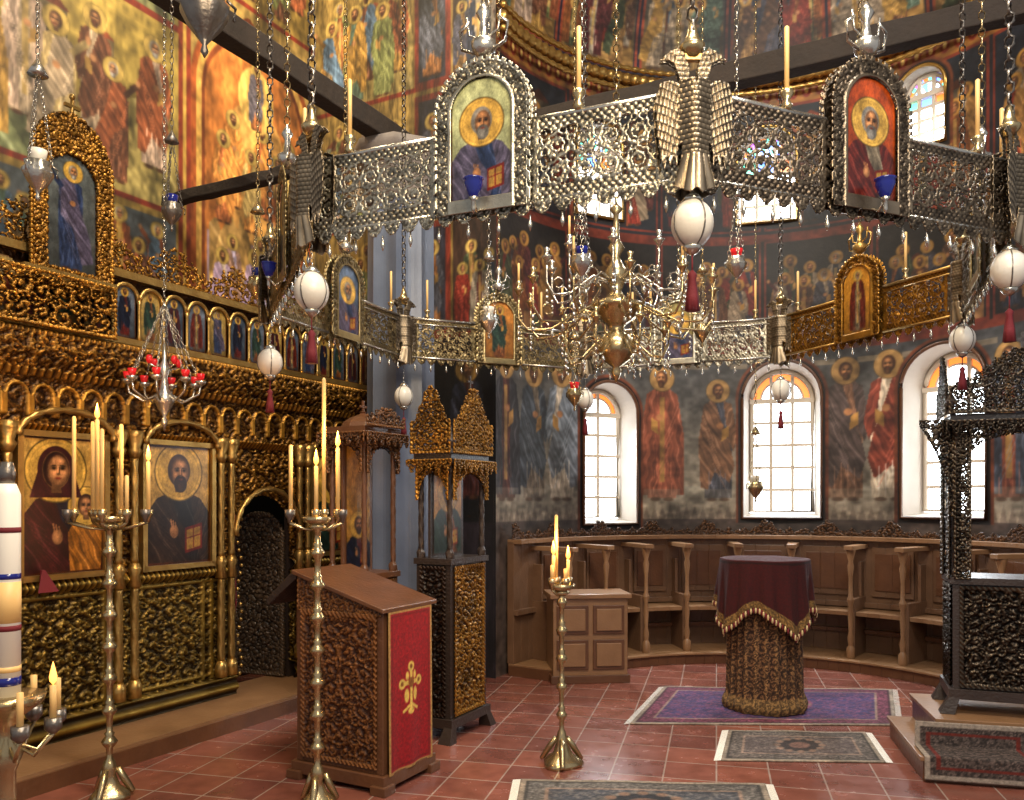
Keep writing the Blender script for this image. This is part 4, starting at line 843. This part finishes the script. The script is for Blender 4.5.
# ============================================================ CENTRAL CHANDELIER
ce=empty('brass_chandelier',(CX,CY,2.4)); b=B()
b.lathe(CX,CY,[(.002,2.3),(.02,2.33),(.03,2.36),(.02,2.39),(.09,2.44),(.12,2.5),(.1,2.56),(.04,2.6),(.05,2.64),(.11,2.68),(.13,2.72),(.16,2.74),(.16,2.76),(.06,2.8),(.03,2.84),(.05,2.9),(.07,2.95),(.04,3.0),(.02,3.05),(.05,3.1),(.02,3.15),(.015,3.3),(.04,3.33),(.01,3.36)],'brass',24,lambda t,z,r:r*(1+.05*math.cos(12*t)))
b.chain((CX,CY,3.35),(CX,CY,8.5),'brass',.06,.018,.006)
for tier,(n,R,z0,zc) in enumerate(((12,.58,2.7,2.84),(10,.42,2.9,3.02),(8,.32,2.52,2.62))):
    am='brass' if tier!=1 else 'silver'
    for i in range(n):
        t=2*pi*i/n+.15*tier; c_,s_=math.cos(t),math.sin(t)
        pts=[(.04,z0),(.2*R/.6,z0+.03),(.4*R/.6,z0-.08),(.54*R/.6,z0-.09),(R,z0-.02),(R,zc)]
        P=[];
        for j in range(len(pts)-1):
            for q in range(4):
                u=q/4; P.append((CX+c_*(pts[j][0]*(1-u)+pts[j+1][0]*u),CY+s_*(pts[j][0]*(1-u)+pts[j+1][0]*u),pts[j][1]*(1-u)+pts[j+1][1]*u))
        b.tube(P,.007,am,6)
        for rc0,zo,rr in((.3,0,.045),(.5,-.02,.03)):
            b.tube([(CX+c_*(rc0*R/.6+rr*math.cos(q)),CY+s_*(rc0*R/.6+rr*math.cos(q)),z0+zo+rr*math.sin(q)) for q in np.linspace(0,5.2,10)],.0045,am,5)
        x,y=CX+c_*R,CY+s_*R
        b.lathe(x,y,[(.006,-.03),(.022,0),(.033,.012),(.014,.015),(.011,.04),(.018,.06),(.011,.06)],am,10,None,True,zc)
        if tier==0 and i%2==0 or tier==1 and i%3==0: b.candle(x,y,zc+.05,.12,.007,False,'wax')
        for q in range(3): b.lathe(x,y,[(.002,-.03),(.011,-.015),(.004,0)],'silver',6,None,True,z0-.06-.035*q)
        xm,ym=CX+c_*R*.66,CY+s_*R*.66; b.lathe(xm,ym,[(.002,-.05),(.014,-.02),(.004,0)],'silver',6,None,True,z0-.09)
b.done('body',ce)
# ============================================================ HANGING LAMPS
def oil_lamp(name,x,y,z,glass='red_glass',m='silver',s=1.,ztop=8.5):
    b=B()
    b.lathe(x,y,[(.002,-.14*s),(.012*s,-.12*s),(.006*s,-.1*s),(.02*s,-.08*s),(.05*s,-.04*s),(.07*s,.0*s),(.072*s,.015*s),(.055*s,.035*s),(.062*s,.06*s),(.05*s,.06*s)],m,24,lambda t,zz,r:r*(1+.07*math.cos(8*t)),True,z)
    b.lathe(x,y,[(.03*s,.05*s),(.04*s,.09*s),(.045*s,.12*s),(.04*s,.12*s)],glass,14,None,True,z)
    for k in range(3):
        t=k*2*pi/3+.4; b.chain((x+.065*s*math.cos(t),y+.065*s*math.sin(t),z+.05*s),(x,y,z+.55*s),m,.03,.008,.0025)
        b.tube([(x+.065*s*math.cos(t),y+.065*s*math.sin(t),z+.05*s),(x+.09*s*math.cos(t),y+.09*s*math.sin(t),z+.03*s),(x+.085*s*math.cos(t),y+.085*s*math.sin(t),z-.01*s)],.005*s,m,5)
    b.lathe(x,y,[(.05*s,.5*s),(.03*s,.54*s),(.008*s,.58*s)],m,12,None,True,z); b.chain((x,y,z+.57*s),(x,y,ztop),m,.045,.011,.003)
    b.done(name)
oil_lamp('hanging_oil_lamp',-1.5,4.0,3.98,'red_glass','dark_silver',1.6)
oil_lamp('hanging_oil_lamp',-2.4,4.15,3.25,'egg','silver',1.0)
oil_lamp('hanging_oil_lamp',-1.95,4.7,3.25,'blue_glass','dark_silver',.8)
oil_lamp('hanging_oil_lamp',-1.55,5.0,2.9,'blue_glass','brass',.9)
oil_lamp('hanging_oil_lamp',1.15,4.2,2.8,'red_glass','silver',.7)
oil_lamp('hanging_oil_lamp',.35,4.1,2.78,'blue_glass','silver',.7)
oil_lamp('hanging_oil_lamp',1.3,5.6,2.75,'egg','brass',.8)
oil_lamp('hanging_oil_lamp',-.15,5.3,2.75,'egg','silver',.8)
oil_lamp('hanging_oil_lamp',.45,5.9,2.35,'red_glass','brass',.8)
oil_lamp('hanging_oil_lamp',2.05,6.9,1.7,'egg','brass',.9)
rc=B(); x,y,z=-2.12,5.0,2.3
rc.lathe(x,y,[(.002,-.28),(.02,-.22),(.01,-.19),(.05,-.12),(.07,-.08),(.03,-.03),(.02,.05),(.04,.1),(.015,.15),(.01,.25)],'silver',14,None,True,z)
for i in range(8):
    t=i*pi/4+.2; c_,s_=math.cos(t),math.sin(t)
    rc.tube([(x+.04*c_,y+.04*s_,z-.06),(x+.12*c_,y+.12*s_,z-.1),(x+.2*c_,y+.2*s_,z-.05),(x+.21*c_,y+.21*s_,z)],.007,'silver',6)
    rc.lathe(x+.21*c_,y+.21*s_,[(.01,0),(.03,.015),(.035,.03),(.02,.03)],'silver',10,None,True,z)
    rc.lathe(x+.21*c_,y+.21*s_,[(.012,.03),(.022,.05),(.026,.075),(.022,.075)],'red_glass',10,None,True,z)
    rc.chain((x+.21*c_,y+.21*s_,z+.02),(x,y,z+.5),'silver',.03,.007,.002)
    if i%2: rc.lathe(x+.1*c_,y+.1*s_,[(.01,.12),(.02,.14),(.02,.155),(.012,.17),(.01,.17)],'red_glass',8,None,True,z); rc.tube([(x,y,z+.08),(x+.1*c_,y+.1*s_,z+.12)],.005,'silver',5)
rc.chain((x,y,z+.25),(x,y,8.5),'silver',.045,.011,.003); rc.done('red_glass_chandelier')
# ============================================================ LIGHTS
def area(name,loc,tgt,e,size,col):
    l=bpy.data.lights.new(name,'AREA'); l.energy=e; l.size=size; l.color=col
    o=link(bpy.data.objects.new(name,l)); o.location=loc; o.rotation_euler=(Vector(tgt)-Vector(loc)).to_track_quat('-Z','Y').to_euler()
area('fill_nave_warm',(.2,2.6,7.4),(-2.6,6.6,3.0),350,1.2,(1,.82,.55))  # added warm fill high in the nave, unseen, brightens the iconostasis side
area('fill_nave_high',(1.5,1.5,7.6),(1.8,7.5,3.0),300,1.6,(.98,.97,.98))  # added overhead fill for the apse side, no fixture modelled
area('fill_nave_low_warm',(.2,.6,3.9),(-2.3,5.8,1.1),85,.9,(1,.72,.38))  # low fill added to brighten the dark iconostasis panels
area('fill_nave_low_cool',(1.2,.4,4.2),(2.2,7.6,1.3),85,1.4,(1,.93,.84))  # second low fill, added to lift the stalls
area('lamp_sanctuary',(-1.9,6.0,7.8),(-2.9,7.3,4.6),130,.8,(1,.82,.55))
w=bpy.data.worlds.new('world'); sc.world=w; w.use_nodes=True; bg=w.node_tree.nodes['Background']; bg.inputs[0].default_value=(.92,.94,1,1); bg.inputs[1].default_value=.46
# ============================================================ CAMERA
cam=bpy.data.cameras.new('camera'); co=link(bpy.data.objects.new('camera',cam)); co.location=(0,0,1.6); co.rotation_euler=(pi/2,0,0)
cam.sensor_width=36; cam.lens=820/1024*36; cam.shift_y=100/1024; cam.clip_end=60
sc.camera=co
sc.view_settings.view_transform='Standard'
